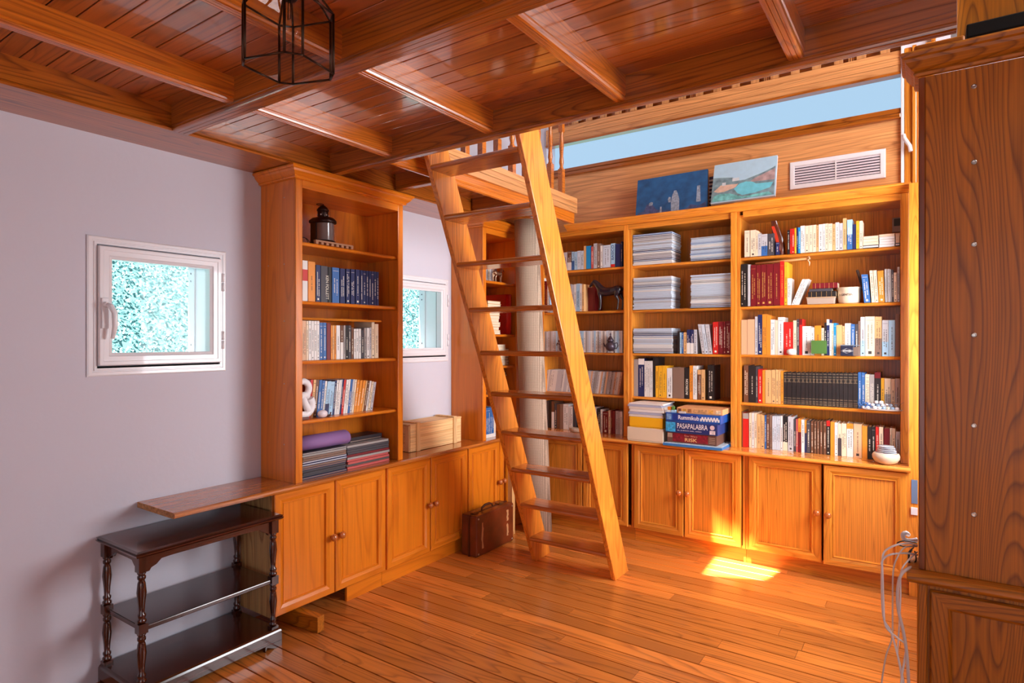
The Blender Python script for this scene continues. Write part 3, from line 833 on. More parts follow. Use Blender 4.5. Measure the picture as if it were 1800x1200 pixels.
def book(T, a0, a1, b, depth, z0, z1, lean, code, mark, low=None, lowf=.4, top=None, seed=0, name='book'):
    rg = random.Random(seed)
    a0 += .0004; a1 -= .0004
    hh = z1 - z0
    def TT(a, bb, c):
        return T(a + lean * (c - z0) / hh, bb, c)
    mb = MB(TT); w = a1 - a0; cv = min(.0022, w * .14)
    if low:
        zs = z0 + hh * lowf
        mb.box(a0, a1, b - .003, b, z0, zs, 3); mb.box(a0, a1, b - .003, b, zs, z1)
    elif top:
        zs = z1 - hh * .16
        mb.box(a0, a1, b - .003, b, zs, z1, 3); mb.box(a0, a1, b - .003, b, z0, zs)
    else:
        mb.box(a0, a1, b - .003, b, z0, z1)
    mb.box(a0, a0 + cv, b - depth, b - .003, z0, z1); mb.box(a1 - cv, a1, b - depth, b - .003, z0, z1)
    mb.box(a0 + cv, a1 - cv, b - depth + .004, b - .003, z0 + .002, z1 - .004, 1)
    if mark and name != 'encyclopedia_volume':
        am = (a0 + a1) / 2; e = b + .0005
        # illegible printed title running up the spine, small strokes
        rows = 2 if w > .022 and rg.random() < .6 else 1
        for r_ in range(rows):
            ac = am + (0 if rows == 1 else (-.18 + .36 * r_) * w); lw = min(.0065, w * (.36 if rows == 1 else .2))
            z = z0 + hh * rg.uniform(.14, .3); ze = z0 + hh * rg.uniform(.62, .86)
            while z < ze:
                l = rg.uniform(.003, .006)
                mb.box(ac - lw / 2 * rg.uniform(.6, 1), ac + lw / 2, b, e, z, z + l * .62, 2)
                z += l + (.006 if rg.random() < .15 else .0008)
        if rg.random() < .5 and w > .012:
            mb.box(am - w * .18, am + w * .18, b, e, z0 + hh * .05, z0 + hh * .05 + w * .36, 2)
        if rg.random() < .35:
            mb.box(a0 + w * .12, a1 - w * .12, b, e, z1 - hh * .1, z1 - hh * .1 + .0015, 2)
    if name == 'encyclopedia_volume':
        for za in (.03, .075, .125, .20, .70, .80, .865, .95): mb.box(a0 + .001, a1 - .001, b, b + .0006, z0 + hh * za, z0 + hh * (za + .012), 2)
        for k_ in range(2): mb.box(a0 + w * .3, a1 - w * .3, b, b + .0006, z0 + hh * (.73 + .035 * k_), z0 + hh * (.745 + .035 * k_), 2)
        mark = 'v'
    mk = {'v': plain('spine_gilt', (150, 128, 100), .35), 'd': M_markd, 'w': M_markl, 'g': M_markg, '': M_markd}[mark or '']
    return mb.build(name, [bmat(code), M_paper, mk, bmat(low or top or code)])


def row(kind, zoom, plane, zb, spec, shelf, group, dmax=.2, word='book', start=0):
    ox, oy, sc = zoom
    prev = None; n = start; made = []
    items = [x for x in spec.replace('\n', ' ').split() if x]
    for it in items:
        f = it.split(',')
        u0, u1, v = ox + float(f[0]) / sc, ox + float(f[1]) / sc, oy + float(f[2]) / sc
        code = f[3]; mark = f[4] if len(f) > 4 else 'd'; low = None; top = None; lean = 0
        for x in f[5:]:
            if x.startswith('l'): low = x[1]; lf = float(x[2:] or .4)
            elif x.startswith('t'): top = x[1]
            elif x.startswith('s'): lean = float(x[1:]) / sc
        if kind == 'back':
            a0, a1 = aty(u0, v, plane).x, aty(u1, v, plane).x
            z1 = aty((u0 + u1) / 2, v, plane).z; T = TBk(plane)
            ln = (aty(u1 + lean, v, plane).x - a1) if lean else 0
        else:
            a0, a1 = atx(u0, v, plane).y, atx(u1, v, plane).y
            z1 = atx((u0 + u1) / 2, v, plane).z; T = TL(plane)
            ln = (atx(u1 + lean, v, plane).y - a1) if lean else 0
        if prev is not None: a0 = max(a0, prev + .0002)
        lo, hi = [v_ for k_, v_ in BAYS.items() if k_ in shelf][0]
        a0 = max(a0, lo + max(0, -ln)); a1 = max(a1, a0 + .007)
        if a1 + max(0, ln) > hi: a1 = hi - max(0, ln)
        if a1 - a0 < .005: continue
        prev = a1; n += 1
        w = a1 - a0
        o = book(T, a0, a1, 0, min(dmax, (z1 - zb) * .68), zb + .0006, z1, ln, code, None if mark == 'n' else mark, low, lf if low else .4, top, seed=int(u0 * 10) + int(v), name={'volume': 'encyclopedia_volume'}.get(word, 'book'))
        size = 'thin ' if w < .017 else ('thick ' if w > .036 else '')
        lk = {'d': '', 'w': '', 'g': '', 'n': 'plain '}[mark or 'd']
        two = ' with a %s lower spine' % COL[low][0] if low else (' with a %s head' % COL[top][0] if top else '')
        lab = '%s%s %s%s, %s from left %s' % (size, COL[code][0], word, two, ordn(n), shelf)
        if len(lab.split()) > 16: lab = lab.replace(two, '')
        while len(lab.split()) > 16: lab = lab.replace(' the ', ' ', 1) if ' the ' in lab else ' '.join(lab.split()[1:])
        tag(o, lab, 'encyclopedia' if word == 'volume' else 'book', group)
        made.append(o)
    return made


ZR1 = (1290, 370, 5.806); ZR3 = (1290, 540, 5.806); ZR4 = (1290, 640, 5.806)
row('back', ZR1, 4.365, 2.073, """108,163,203,C 168,222,198,C 223,245,205,C 246,280,235,A,d 281,342,240,A,d,lB.45 343,412,235,D,w 425,462,325,N,w
 545,570,200,K,w 572,592,185,R,d 592,618,185,R,w 619,638,178,Y,d 640,655,170,N,w 657,678,172,S,w 680,725,155,W 727,765,155,C 767,805,150,C 807,840,145,C 842,864,150,T 866,905,140,W 907,932,135,W 933,961,132,C
 963,1004,132,C,d 1006,1036,137,T 1037,1073,120,W 1075,1112,128,A 1113,1150,78,T 1155,1210,92,L,w,lB.5 1212,1247,140,N,n 1248,1278,105,Y 1280,1314,105,C""",
    'on top shelf of the right back bay', 'books standing on the top shelf of the right bay')
row('back', ZR1, 4.37, 1.733, """74,97,548,K,w 98,127,545,K,w 128,142,545,K 143,168,550,A,n 172,228,555,M,g 230,274,555,M,g 276,331,550,M,g 333,402,545,M,g 404,468,535,M,g 470,513,518,R,g 515,545,525,Y,d 546,584,690,W,d
 586,614,705,W,d,s112 616,655,705,W,d,s112""", 'on second shelf of the right back bay', 'books at the left of the second shelf, right bay')
row('back', ZR1, 4.37, 1.733, """1328,1395,650,B,w,s-28 1405,1440,610,C,d,s-22 1442,1476,607,C,d,s-20 1478,1540,612,O,w,s-14 1545,1560,595,A,d,s-8 1561,1576,595,G,d,s-8 1577,1595,595,A,d,s-8 1596,1612,597,G,n,s-8 1614,1632,600,D,w,s-6 1634,1665,632,C,d,s-4 1667,1693,575,A""",
    'in the row right of the bowl on second shelf, right back bay', 'books at the right of the second shelf, right bay')
row('back', ZR3, 4.38, 1.40, """75,135,127,H,n 137,212,122,H,n 215,243,93,A 246,289,75,N,w 290,333,70,O 334,374,85,O,n 375,418,125,W 420,448,130,C,n 450,505,100,W 508,603,150,R,w 606,640,133,C 642,667,120,D,w 668,697,120,R,n,tM 699,783,192,W
 785,821,205,W 824,891,187,O 893,921,210,C 923,945,155,K,w 947,974,122,N,w,tW 976,998,160,W 999,1017,165,C 1018,1044,160,S,w 1046,1106,180,T,n 1108,1131,190,T 1133,1192,163,W 1195,1235,170,B,w 1237,1268,170,D,w 1270,1290,140,U
 1292,1338,98,A,d,lL.4 1340,1438,93,C,d 1440,1508,95,T,d,lU.45 1512,1578,130,A,d,lL.4 1580,1645,130,L 1647,1696,70,U,n""",
    'on third shelf of the right back bay', 'books standing on the third shelf of the right bay')
row('back', ZR4, 4.41, 1.067, """100,149,10,E,w 152,221,15,K,w 223,243,25,D,w 246,289,52,R,w 291,318,60,O,n 321,382,60,T 385,425,58,T 427,457,58,T 459,477,65,T 479,506,68,O""",
    'on fourth shelf of the right back bay', 'books at the left of the fourth shelf, right bay')
blk = row('back', ZR4, 4.41, 1.067, """508,540,82,K,n 541,591,82,K,n 593,636,84,K,n 638,683,84,K,n 685,726,85,K,n 728,761,85,K,n 763,797,85,K,n 799,831,86,K,n 833,866,86,K,n 868,906,87,K,n 908,954,87,K,n 956,1002,87,K,n 1004,1039,88,K,n 1041,1074,88,K,n 1076,1115,88,K,n 1117,1164,89,K,n 1166,1214,90,K,n 1216,1264,90,K,n""",
    'in the matching dark encyclopedia set, right back bay', 'dark encyclopedia volumes on the fourth shelf', word='volume')
row('back', ZR4, 4.41, 1.067, """1268,1301,82,B,w 1303,1338,85,B,w 1340,1384,103,C 1385,1433,105,G,w 1436,1500,82,K,w,tM 1502,1535,140,Y,d 1537,1602,145,C,d,lG.5 1604,1644,150,C 1646,1696,145,A""",
    'right of the dark set on fourth shelf, right back bay', 'books at the right of the fourth shelf, right bay')
row('back', ZR4, 4.40, .755, """75,87,480,E,n 89,150,500,R,n,tG 155,181,497,C 183,207,497,W 209,233,497,C 235,274,510,T 276,312,520,T 314,331,520,B,w 333,362,515,E,w 365,390,520,U 392,411,530,I 412,432,530,I 433,451,530,I 452,471,530,I
 473,498,528,W 500,548,530,K,w,lC.25 552,608,535,A 611,632,560,D,w 634,654,560,P,w 656,685,555,O,d,lM.6 688,721,568,W 723,741,570,O,d,lN.6 743,780,575,D,w 785,812,580,E,w 818,842,585,E,w 848,872,585,E,w 878,905,585,E,w 912,943,585,E,w 945,981,575,K,w,tR
 985,1027,588,O,n 1029,1060,597,W 1062,1097,605,C,d,lD.55 1099,1149,605,C 1152,1218,605,W,d,tO 1222,1305,610,H 1308,1362,630,O,n 1365,1404,640,K,w 1406,1443,640,K,w 1446,1480,640,R,w 1482,1525,640,C 1530,1590,655,M,n 1592,1611,650,C 1613,1648,655,C 1652,1696,685,A""",
    'in the bottom row of the right back bay', 'books standing on the worktop in the right bay')
ZM3 = (1095, 380, 5.4524); ZM4 = (1095, 560, 5.0)
row('back', ZM4, 4.37, 1.40, """480,498,110,K,n 500,515,120,L 517,531,120,B,w 533,559,120,T,d 561,590,95,N,w,lW.45 592,622,100,N,w,lW.45 624,648,95,A,d""",
    'between the magazines and grey books, third shelf of middle bay', 'books in the middle of the third shelf, middle bay')
row('back', ZM4, 4.37, 1.40, """695,722,48,A,d,s-38 724,752,48,I,d,s-38 754,786,48,A,d,s-34""", 'of the leaning grey books on third shelf, middle bay', 'leaning grey books, middle bay')
row('back', ZM4, 4.37, 1.40, """790,838,28,R,w 840,880,25,M,w 882,904,25,M,w 906,942,20,M,w""", 'of the upright red books on third shelf, middle bay', 'upright red books, middle bay')
r4 = row('back', ZM4, 4.40, 1.067, """69,85,355,G,n 86,102,355,G,n 103,118,355,G,n 119,133,355,G,n 135,187,350,N,w,tW 189,203,372,W,d 204,217,372,W,d 218,232,372,W,d 233,246,372,W,d 247,261,372,W,d 263,284,342,K,n
 287,311,415,Y,d 313,344,415,Y,d 346,383,415,Y,d 387,433,435,W 437,538,428,U,n 542,583,432,K,n 585,614,412,O,d 616,650,415,W 655,687,448,E,w,tT 689,718,448,T 744,798,408,K,w""",
         'on fourth shelf of the middle back bay', 'books standing on the fourth shelf of the middle bay')
# spine lettering that can be read
for o, s, m_, h0, w0, z0, lng in ((r4[16], 'INTERCON', M_markl, .45, 0, .14, .5), ):
    xs = [v.co.x for v in o.data.vertices]; ys = [v.co.y for v in o.data.vertices]; zz = max(v.co.z for v in o.data.vertices)
    L0 = Vector(o.location); w = max(xs) - min(xs)
    text_mesh(s, w * .5, zz * lng, (L0.x + w * .25, L0.y + min(ys) - .0012, L0.z + zz * z0), (0, 0, 1), (-1, 0, 0), m_, 'title', o, bold=True, depth=0)
ZL1 = (780, 360, 5.4545); ZL2 = (840, 560, 5.4556)
r1 = row('back', ZL1, 4.37, 2.073, """905,930,420,D,n 932,950,430,E,n 1150,1184,455,A,d 1186,1224,440,E,w,lW.4 1226,1251,450,L,d,lB.5 1253,1279,448,L 1281,1312,440,I 1316,1341,440,I 1343,1364,393,T,n 1366,1409,393,S,n 1413,1434,400,P,w 1437,1469,370,A 1471,1499,370,U,w
 1502,1522,390,W 1527,1598,385,I,d,lI 1602,1640,368,L,n,lR.12 1646,1696,372,N,n 1698,1712,350,N,w""", 'on top shelf of the left back bay', 'books standing on the top shelf of the left bay')
r2 = row('back', ZL1, 4.37, 1.733, """936,957,702,W 959,974,730,M,g 975,992,730,M,g 994,1008,735,W 1009,1020,735,L 1150,1180,760,W 1182,1217,760,G 1220,1248,765,A 1250,1269,760,W 1271,1302,755,L,d 1305,1324,760,W 1326,1345,760,T""",
         'on second shelf of the left back bay', 'books standing on the second shelf of the left bay')
row('back', ZL1, 4.44, 1.733, '1360,1452,790,M,n', 'of books behind black horse, second shelf of left back bay', 'books standing on the second shelf of the left bay')
for s, idx, m_, hf, z0f, lf in (('BASICO', 15, M_markd if False else plain('print_navy', (40, 70, 130), .5), .6, .3, .62),):
    o = r1[idx]; xs = [v.co.x for v in o.data.vertices]; ys = [v.co.y for v in o.data.vertices]; zz = max(v.co.z for v in o.data.vertices)
    L0 = Vector(o.location); w = max(xs) - min(xs)
    text_mesh(s, w * hf, zz * lf, (L0.x + min(xs) + w * (1 + hf) / 2, L0.y + min(ys) - .0012, L0.z + zz * z0f), (0, 0, 1), (-1, 0, 0), m_, 'title', o, bold=True, depth=0)
row('back', ZL2, 4.42, .755, """660,678,785,D,n 680,704,785,K,n 706,732,790,E,n,lW.6 735,755,815,D,w 757,785,820,E,n 787,817,820,U,n 819,868,820,W 872,910,840,W 913,940,830,D,n 980,1010,835,E,w 1012,1040,835,U,w 1045,1070,840,D,w 1072,1100,845,K,w 1103,1138,850,W 1141,1174,860,K,w 1176,1195,870,W 1197,1250,890,M,w,lM 1252,1272,880,C 1275,1289,880,M,g
 1291,1317,882,M,n 1320,1345,885,A 1347,1360,888,A 1362,1385,890,W""", 'in the bottom row of the left back bay', 'books standing on the worktop in the left bay')
# two packed rows of identical thin journals
for zb, v0, v1, base, lean, shelf in ((1.40, 582, 581, 4.375, 0, 'third'), (1.067, 651, 655, 4.44, .028, 'fourth')):
    xs = aty(936, 600, base).x; xe = min(-1.915, aty(1094, 600, base).x)
    if lean: xe -= 0
    n = 54; w = (xe - xs - lean) / n
    for k in range(n):
        if lean == 0 and (41.5 < k < 44.2 or False): pass
        rg = random.Random(k + int(zb * 100))
        hgt = aty(1000, v0, base).z - zb + rg.uniform(-.003, .003)
        a0 = xs + w * k
        o = book(TBk(base), a0, a0 + w, 0, .17, zb + .0006, zb + hgt, lean, rg.choice('IWIALG' if lean == 0 else 'AWIGAH'), 'd' if rg.random() < .5 else None, seed=k, name='journal')
        tag(o, 'thin pale journal, %s from left, packed %srow, %s shelf behind the ladder' % (ordn(k + 1), 'leaning ' if lean else '', shelf), 'journal', 'thin journals packed on the %s shelf behind the ladder' % shelf)
# left wall bookcase
ZT5 = (440, 280, 4.285); ZT6 = (440, 540, 3.53)
k2 = row('left', ZT5, -2.735, 1.708, """393,432,762,W,n 437,489,770,O,d 495,528,795,N,w 532,583,803,D,n 587,611,810,K,n 617,670,815,B,w 677,714,822,N,w 722,750,825,N,w 757,787,827,N,w 794,825,830,N,w 830,848,835,N,w 850,870,838,N,w 873,890,840,N,w 894,910,841,N,w 912,930,843,N,w 932,949,845,N,w 951,968,848,N,w""",
         'on second shelf of the left wall bookcase', 'books standing on the second shelf, left wall bookcase')
o = k2[3]; ys = [v.co.y for v in o.data.vertices]; xs = [v.co.x for v in o.data.vertices]; zz = max(v.co.z for v in o.data.vertices); L0 = Vector(o.location); w = max(ys) - min(ys)
text_mesh('KEN FOLLETT', w * .42, zz * .66, (L0.x + max(xs) + .0012, L0.y + w * .21, L0.z + zz * .74), (0, 0, -1), (0, 1, 0), M_markl, 'title', o, depth=0)
o = k2[0]; zz = max(v.co.z for v in o.data.vertices)
mb = MB(); L0 = Vector(o.location); ys = [v.co.y for v in o.data.vertices]; xs = [v.co.x for v in o.data.vertices]
mb.box(L0.x + max(xs), L0.x + max(xs) + .0008, L0.y + min(ys), L0.y + max(ys), L0.z + zz * .5, L0.z + zz * .78); mb.build('spine_band', bmat('R'), o)
row('left', ZT6, -2.76, 1.39, """322,346,82,H 348,360,84,C 362,378,83,W 380,395,84,W 397,412,84,W 414,429,84,W 431,450,95,B,w 452,472,95,B,w 475,498,98,M,n 500,510,112,O 511,521,112,T 523,532,112,O 534,557,112,W 560,577,112,E,w,lW.5 579,591,112,G 593,607,112,K,w 609,625,112,D,w 627,641,125,E,w 643,655,133,W 657,671,133,W 673,687,133,W 689,705,140,D,w
 707,721,128,G 723,740,128,W 742,751,125,A 753,771,80,C 773,795,103,C""", 'on third shelf of the left wall bookcase', 'books standing on the third shelf, left wall bookcase', dmax=.18)
row('left', ZT6, -2.79, 1.072, """340,356,450,M,d,s18 358,372,450,R,d,s18 374,390,450,T,d,s20 391,408,450,E,w,s20 410,428,452,B,w,s20 429,445,455,B,w,s20 446,458,458,W,d,s20 459,482,460,L,d,s22,lN.35 484,508,462,L,d,s18 509,520,455,N,w,s18 521,532,452,W,d,s18 533,543,452,W,d,s20 544,552,450,W,n,s20 553,562,450,N,w,s20 563,575,450,R,w,s20 576,590,450,W,d,s22 591,602,448,W,d,s22 603,615,448,B,w,s22 616,628,448,A,d,s22 629,640,450,C,d,s22
 641,655,452,O,w,s24 656,672,455,O,w,s26 673,690,455,O,w,s28 691,700,457,T,d,s28 701,714,457,E,w,s28 716,727,458,W,d,s26 729,741,462,C,d,s26 743,758,465,A,d,s24""",
    'of leaning books, fourth shelf of the left wall bookcase', 'leaning books on the fourth shelf, left wall bookcase', dmax=.16)

# ---------------------------------------------------------------- magazine stacks in the middle bay
def stack(kind, plane, ua, ub, zb, vt, n, what, where, group, codes='IWAI', depth=.2, base_n=0, name='magazine', cat='magazine', jit=.004):
    if kind == 'back':
        a0, a1 = aty(ua, vt, plane).x, aty(ub, vt, plane).x; z1 = aty(ua, vt, plane).z; T = TBk(plane)
    else:
        a0, a1 = atx(ua, vt, plane).y, atx(ub, vt, plane).y; z1 = atx(ua, vt, plane).z; T = TL(plane)
    h = (z1 - zb) / n; z = zb
    rg = random.Random(int(ua * 7 + vt))
    for k in range(n):
        j0, j1, jb = rg.uniform(-jit, jit), rg.uniform(-jit, jit), rg.uniform(-jit, jit)
        mb = MB(T); x0, x1 = a0 + j0, a1 + j1
        mb.box(x0, x1, -depth + jb, jb, z + .0003, z + h * .2); mb.box(x0, x1, -depth + jb, jb, z + h * .74, z + h - .0012)
        mb.box(x0 + .001, x1 - .001, -depth + jb + .001, jb - .003, z + h * .2, z + h * .74, 1)
        c = rg.choice(codes)
        o = mb.build(name, [bmat(c if rg.random() > .3 else rg.choice('NBGDU')), plain('magazine_paper_%s' % c, COL[c][1], .6)])
        tag(o, '%s, %s from bottom %s' % (what, ordn(k + 1), where), cat, group)
        z += h


stack('back', 4.37, 1112.5, 1181, 2.073, 413, 18, 'thin white magazine', 'of left stack, top shelf of middle bay', 'magazine stacks in the middle bay')
stack('back', 4.37, 1213.5, 1284, 2.073, 418, 18, 'thin white magazine', 'of right stack, top shelf of middle bay', 'magazine stacks in the middle bay')
stack('back', 4.37, 1113, 1180, 1.733, 488.5, 20, 'thin white magazine', 'of left stack, second shelf of middle bay', 'magazine stacks in the middle bay')
stack('back', 4.37, 1214, 1284.5, 1.733, 483.5, 21, 'thin white magazine', 'of right stack, second shelf of middle bay', 'magazine stacks in the middle bay')
stack('back', 4.37, 1113, 1181, 1.40, 577, 14, 'thin white magazine', 'of stack on third shelf of middle bay', 'magazine stacks in the middle bay')
# small booklets lying flat, top shelf right bay
for ua, ub, vt, n, w_ in ((1517, 1544, 415.5, 4, 'left'), (1545.5, 1573, 412, 5, 'middle'), (1574, 1581.5, 410, 4, 'right')):
    stack('back', 4.37, ua, ub, 2.073, vt, n, 'small paperback lying flat', 'of %s pile, top shelf of right bay' % w_, 'little piles of paperbacks in the right bay', 'CCWC', .11, name='paperback', cat='book', jit=.001)


def label_box(name, T, a0, a1, b0, b1, z0, z1, m_, label, cat, bevel=.002, mats=None):
    mb = MB(T); mb.box(a0, a1, b0, b1, z0, z1)
    o = mb.build(name, m_, bevel=bevel); tag(o, label, cat); return o


def xb(u, y): return aty(u, 600, y).x
def zb_(v, y, u): return aty(u, v, y).z


# ---- bottom of the middle bay: boxes, papers and games
Tg = TBk(4.20)
x0, x1 = xb(1103, 4.2), xb(1166, 4.2)
def lidbox(name, x0, x1, yf, d, z0, z1, m_, label, lid=.35):
    t = thing(name, ((x0 + x1) / 2, yf + d / 2, z0), label, 'box')
    T = TBk(yf)
    MB(T).box(x0 + .002, x1 - .002, -d + .002, -.002, z0 + .0005, z1 - (z1 - z0) * lid).build('tray', m_, t, .002)
    MB(T).box(x0, x1, -d, 0, z1 - (z1 - z0) * lid + .001, z1).build('lid', m_, t, .002)
    return t


lidbox('cardboard_box', x0, x1, 4.195, .30, .7555, .858, plain('box_cream', (226, 206, 178), .7), 'cream cardboard box at the bottom left of the middle back bay', .9)
lidbox('cardboard_box', x0 + .015, x1 - .005, 4.20, .29, .8585, .935, plain('box_yellow', (244, 182, 24), .5), 'bright yellow box on top of the cream cardboard box', .9)
rg = random.Random(5)
z = .9355
for k in range(6):
    j = rg.uniform(-.008, .008); h = rg.choice([.010, .016, .018])
    T = TBk(4.2)
    mb = MB(T); e = .012 * math.sin(k)
    mb.hexa([(x0 + .01 + j, -.28, z), (x1 - .02 + j, -.28, z), (x1 + .0 + j, 0, z), (x0 + .005 + j, 0, z), (x0 + .03 + j, -.28, z + h), (x1 - .02 + j, -.28, z + h), (x1 - .01 + j, 0, z + h), (x0 + .01 + j, 0, z + h)])
    o = mb.build('paper_folder', plain('folder_%d' % (k % 3), [(222, 208, 196), (176, 178, 200), (232, 226, 222)][k % 3], .6), bevel=.003)
    tag(o, 'paper folder in the pile over the yellow box, %s from bottom' % ordn(k + 1), 'folder', 'paper folders over the yellow box'); z += h + .0006
gx0, gx1 = xb(1171, 4.19), xb(1270, 4.19)
# blue tray board under the games
mb = MB(TBk(4.155)); mb.box(gx0 - .01, gx1 + .005, -.30, 0, .7556, .772); mb.box(gx0 - .004, gx1, -.29, -.006, .772, .7745, 1)
o = mb.build('game_board', [plain('board_blue', (54, 122, 186), .4), plain('board_print', (196, 214, 228), .4, noise=.35, nscale=60)]); tag(o, 'flat blue game board under the stack of board games', 'game board')


def game(a0, a1, yf, d, z0, z1, base, label, deco):
    t = thing('board_game_box', ((a0 + a1) / 2, yf + d / 2, z0), label, 'board game', 'stacked board games in the middle bay')
    T = TBk(yf)
    MB(T).box(a0 + .002, a1 - .002, -d + .002, -.002, z0 + .0005, z0 + .004).build('tray', base, t)
    MB(T).box(a0, a1, -d, 0, z0 + .0042, z1).build('lid', base, t, .0015)
    deco(t, a0, a1, yf, z0, z1)
    return t


def patch(t, yf, a0, a1, c0, c1, rgb, nm, name='printed_patch', noise=0, lift=.001):
    return MB(TBk(yf)).box(a0, a1, .0002, lift, c0, c1).build(name, plain(nm, rgb, .5, noise=noise, nscale=70), t)


def d_risk(t, a0, a1, yf, z0, z1):
    w, h = a1 - a0, z1 - z0
    patch(t, yf, a0 + w * .12, a0 + w * .83, z0 + .008, z1 - .004, (138, 20, 34), 'risk_red', noise=.5)
    patch(t, yf, a0 + .004, a0 + w * .11, z0 + h * .5, z1 - .006, (176, 148, 128), 'risk_beige', noise=.3)
    for k in range(4): patch(t, yf, a0 + w * .85, a1 - .012, z0 + h * (.2 + .17 * k), z0 + h * (.2 + .17 * k) + .003, (186, 150, 120), 'risk_lines')
    text_mesh('RISK', h * .34, w * .25, (a0 + w * .37, yf - .0014, z0 + h * .2), (1, 0, 0), (0, 0, 1), plain('risk_gold', (240, 190, 120), .4), 'title', t, bold=True, depth=0)
    text_mesh('Star Wars', h * .16, w * .26, (a0 + w * .36, yf - .0014, z0 + h * .66), (1, 0, 0), (0, 0, 1), plain('risk_sub', (206, 160, 130), .5), 'subtitle', t, depth=0)


def d_pasa(t, a0, a1, yf, z0, z1):
    w, h = a1 - a0, z1 - z0
    patch(t, yf, a0 + .004, a0 + w * .2, z0 + .006, z1 - .006, (60, 170, 222), 'pasa_cyan', noise=.55)
    patch(t, yf, a0 + w * .21, a1 - .006, z0 + .006, z1 - .006, (30, 40, 100), 'pasa_navy')
    text_mesh('PASAPALABRA', h * .46, w * .58, (a0 + w * .235, yf - .0016, z0 + h * .42), (1, 0, 0), (0, 0, 1), plain('pasa_letters', (226, 214, 214), .4), 'title', t, bold=True, depth=0)
    text_mesh('EL JUEGO DEL AÑO', h * .13, w * .46, (a0 + w * .24, yf - .0016, z0 + h * .17), (1, 0, 0), (0, 0, 1), plain('pasa_letters', (226, 214, 214), .4), 'subtitle', t, bold=True, depth=0)
    mb = MB(); mb.lathe([(h * .2, 0), (h * .2, .0012)], (a1 - w * .10, yf - .001, z0 + h * .68), (0, -1, 0), 20); mb.build('emblem', plain('pasa_emblem', (220, 190, 190), .5), t)
    patch(t, yf, a1 - w * .15, a1 - w * .045, z0 + h * .08, z0 + h * .42, (214, 196, 196), 'pasa_pic', noise=.3, lift=.0016)


def d_rummi(t, a0, a1, yf, z0, z1):
    w, h = a1 - a0, z1 - z0
    patch(t, yf, a0 + w * .02, a0 + w * .11, z0 + h * .2, z1 - h * .12, (120, 160, 206), 'rum_pic', noise=.5)
    patch(t, yf, a0 + w * .14, a0 + w * .60, z0 + h * .16, z1 - h * .1, (24, 52, 140), 'rum_field')
    text_mesh('Rummikub', h * .5, w * .38, (a0 + w * .24, yf - .0016, z0 + h * .28), (1, 0, 0), (0, 0, 1), plain('rum_letters', (240, 236, 236), .4), 'title', t, bold=True, depth=0)
    r2_ = random.Random(2)
    for k in range(13):
        c = MB(TBk(yf)); cx = a0 + w * (.64 + .026 * k); cz = z0 + h * (.58 if k % 2 else .40)
        c.box(cx, cx + w * .032, .0003, .0014, cz - h * .16, cz + h * .16); c.build('printed_tile', plain('rum_tile', (226, 222, 222), .5), t)


game(gx0 + .005, gx1 - .04, 4.195, .27, .775, .846, plain('box_brown', (108, 72, 60), .5), 'dark red board game box reading RISK, lowest of the game stack', d_risk)
game(gx0 - .004, gx1 - .03, 4.185, .27, .8465, .925, plain('box_navy', (48, 66, 130), .35), 'dark blue board game box reading PASAPALABRA, above the red one', d_pasa)
game(gx0 - .002, gx1 - .012, 4.185, .27, .9255, .985, plain('box_blue', (34, 84, 168), .35), 'bright blue board game box reading Rummikub', d_rummi)


def d_tan(t, a0, a1, yf, z0, z1):
    w, h = a1 - a0, z1 - z0
    for f0, f1, c_, n_ in ((.03, .1, (120, 70, 40), 'tn1'), (.12, .22, (196, 140, 60), 'tn2'), (.24, .33, (176, 110, 60), 'tn3'), (.36, .66, (206, 150, 98), 'tn4'), (.70, .8, (224, 160, 70), 'tn5'), (.86, .96, (236, 204, 168), 'tn6')):
        patch(t, yf, a0 + w * f0, a0 + w * f1, z0 + h * .2, z1 - h * .18, c_, n_, noise=.45)


game(gx0 + .075, gx1 - .002, 4.20, .25, .9855, 1.025, plain('box_tan', (222, 164, 112), .5), 'tan picture-printed game box on top of the blue game box', d_tan)
mb = MB(TBk(4.19)); mb.box(gx0 + .035, gx0 + .07, -.03, -.004, .9855, 1.004, 1); mb.box(gx0 + .038, gx0 + .056, -.028, -.006, 1.004, 1.028, 0)
tag(mb.build('toy_block', [bmat('V'), bmat('L')], bevel=.002), 'green and pale blue toy block on the blue game box', 'toy')
mb = MB(TBk(4.193)); mb.box(gx0 + .005, gx0 + .033, -.03, -.004, .9855, 1.002, 1); mb.box(gx0 + .007, gx0 + .031, -.028, -.006, 1.002, 1.024, 0)
tag(mb.build('toy_block', [bmat('O'), bmat('W')], bevel=.002), 'orange and white toy block left of the green one', 'toy')
mb = MB(TBk(4.186)); mb.box(gx0 + .095, gx0 + .145, .0, .012, .9857, 1.0, 0)
tag(mb.build('card_case', bmat('A'), bevel=.003), 'small silver grey card case lying before the tan game box', 'case')

# ================================================================ ORNAMENTS AND LOOSE THINGS
def single(mb, name, mats, label, cat, bevel=0, remesh=0, group=None):
    o = mb.build(name, mats, bevel=bevel)
    if remesh:
        md = o.modifiers.new('remesh', 'REMESH'); md.mode = 'VOXEL'; md.voxel_size = remesh; md.use_smooth_shade = True
        sm = o.modifiers.new('smooth', 'SMOOTH'); sm.factor = .5; sm.iterations = 3
    tag(o, label, cat, group); return o


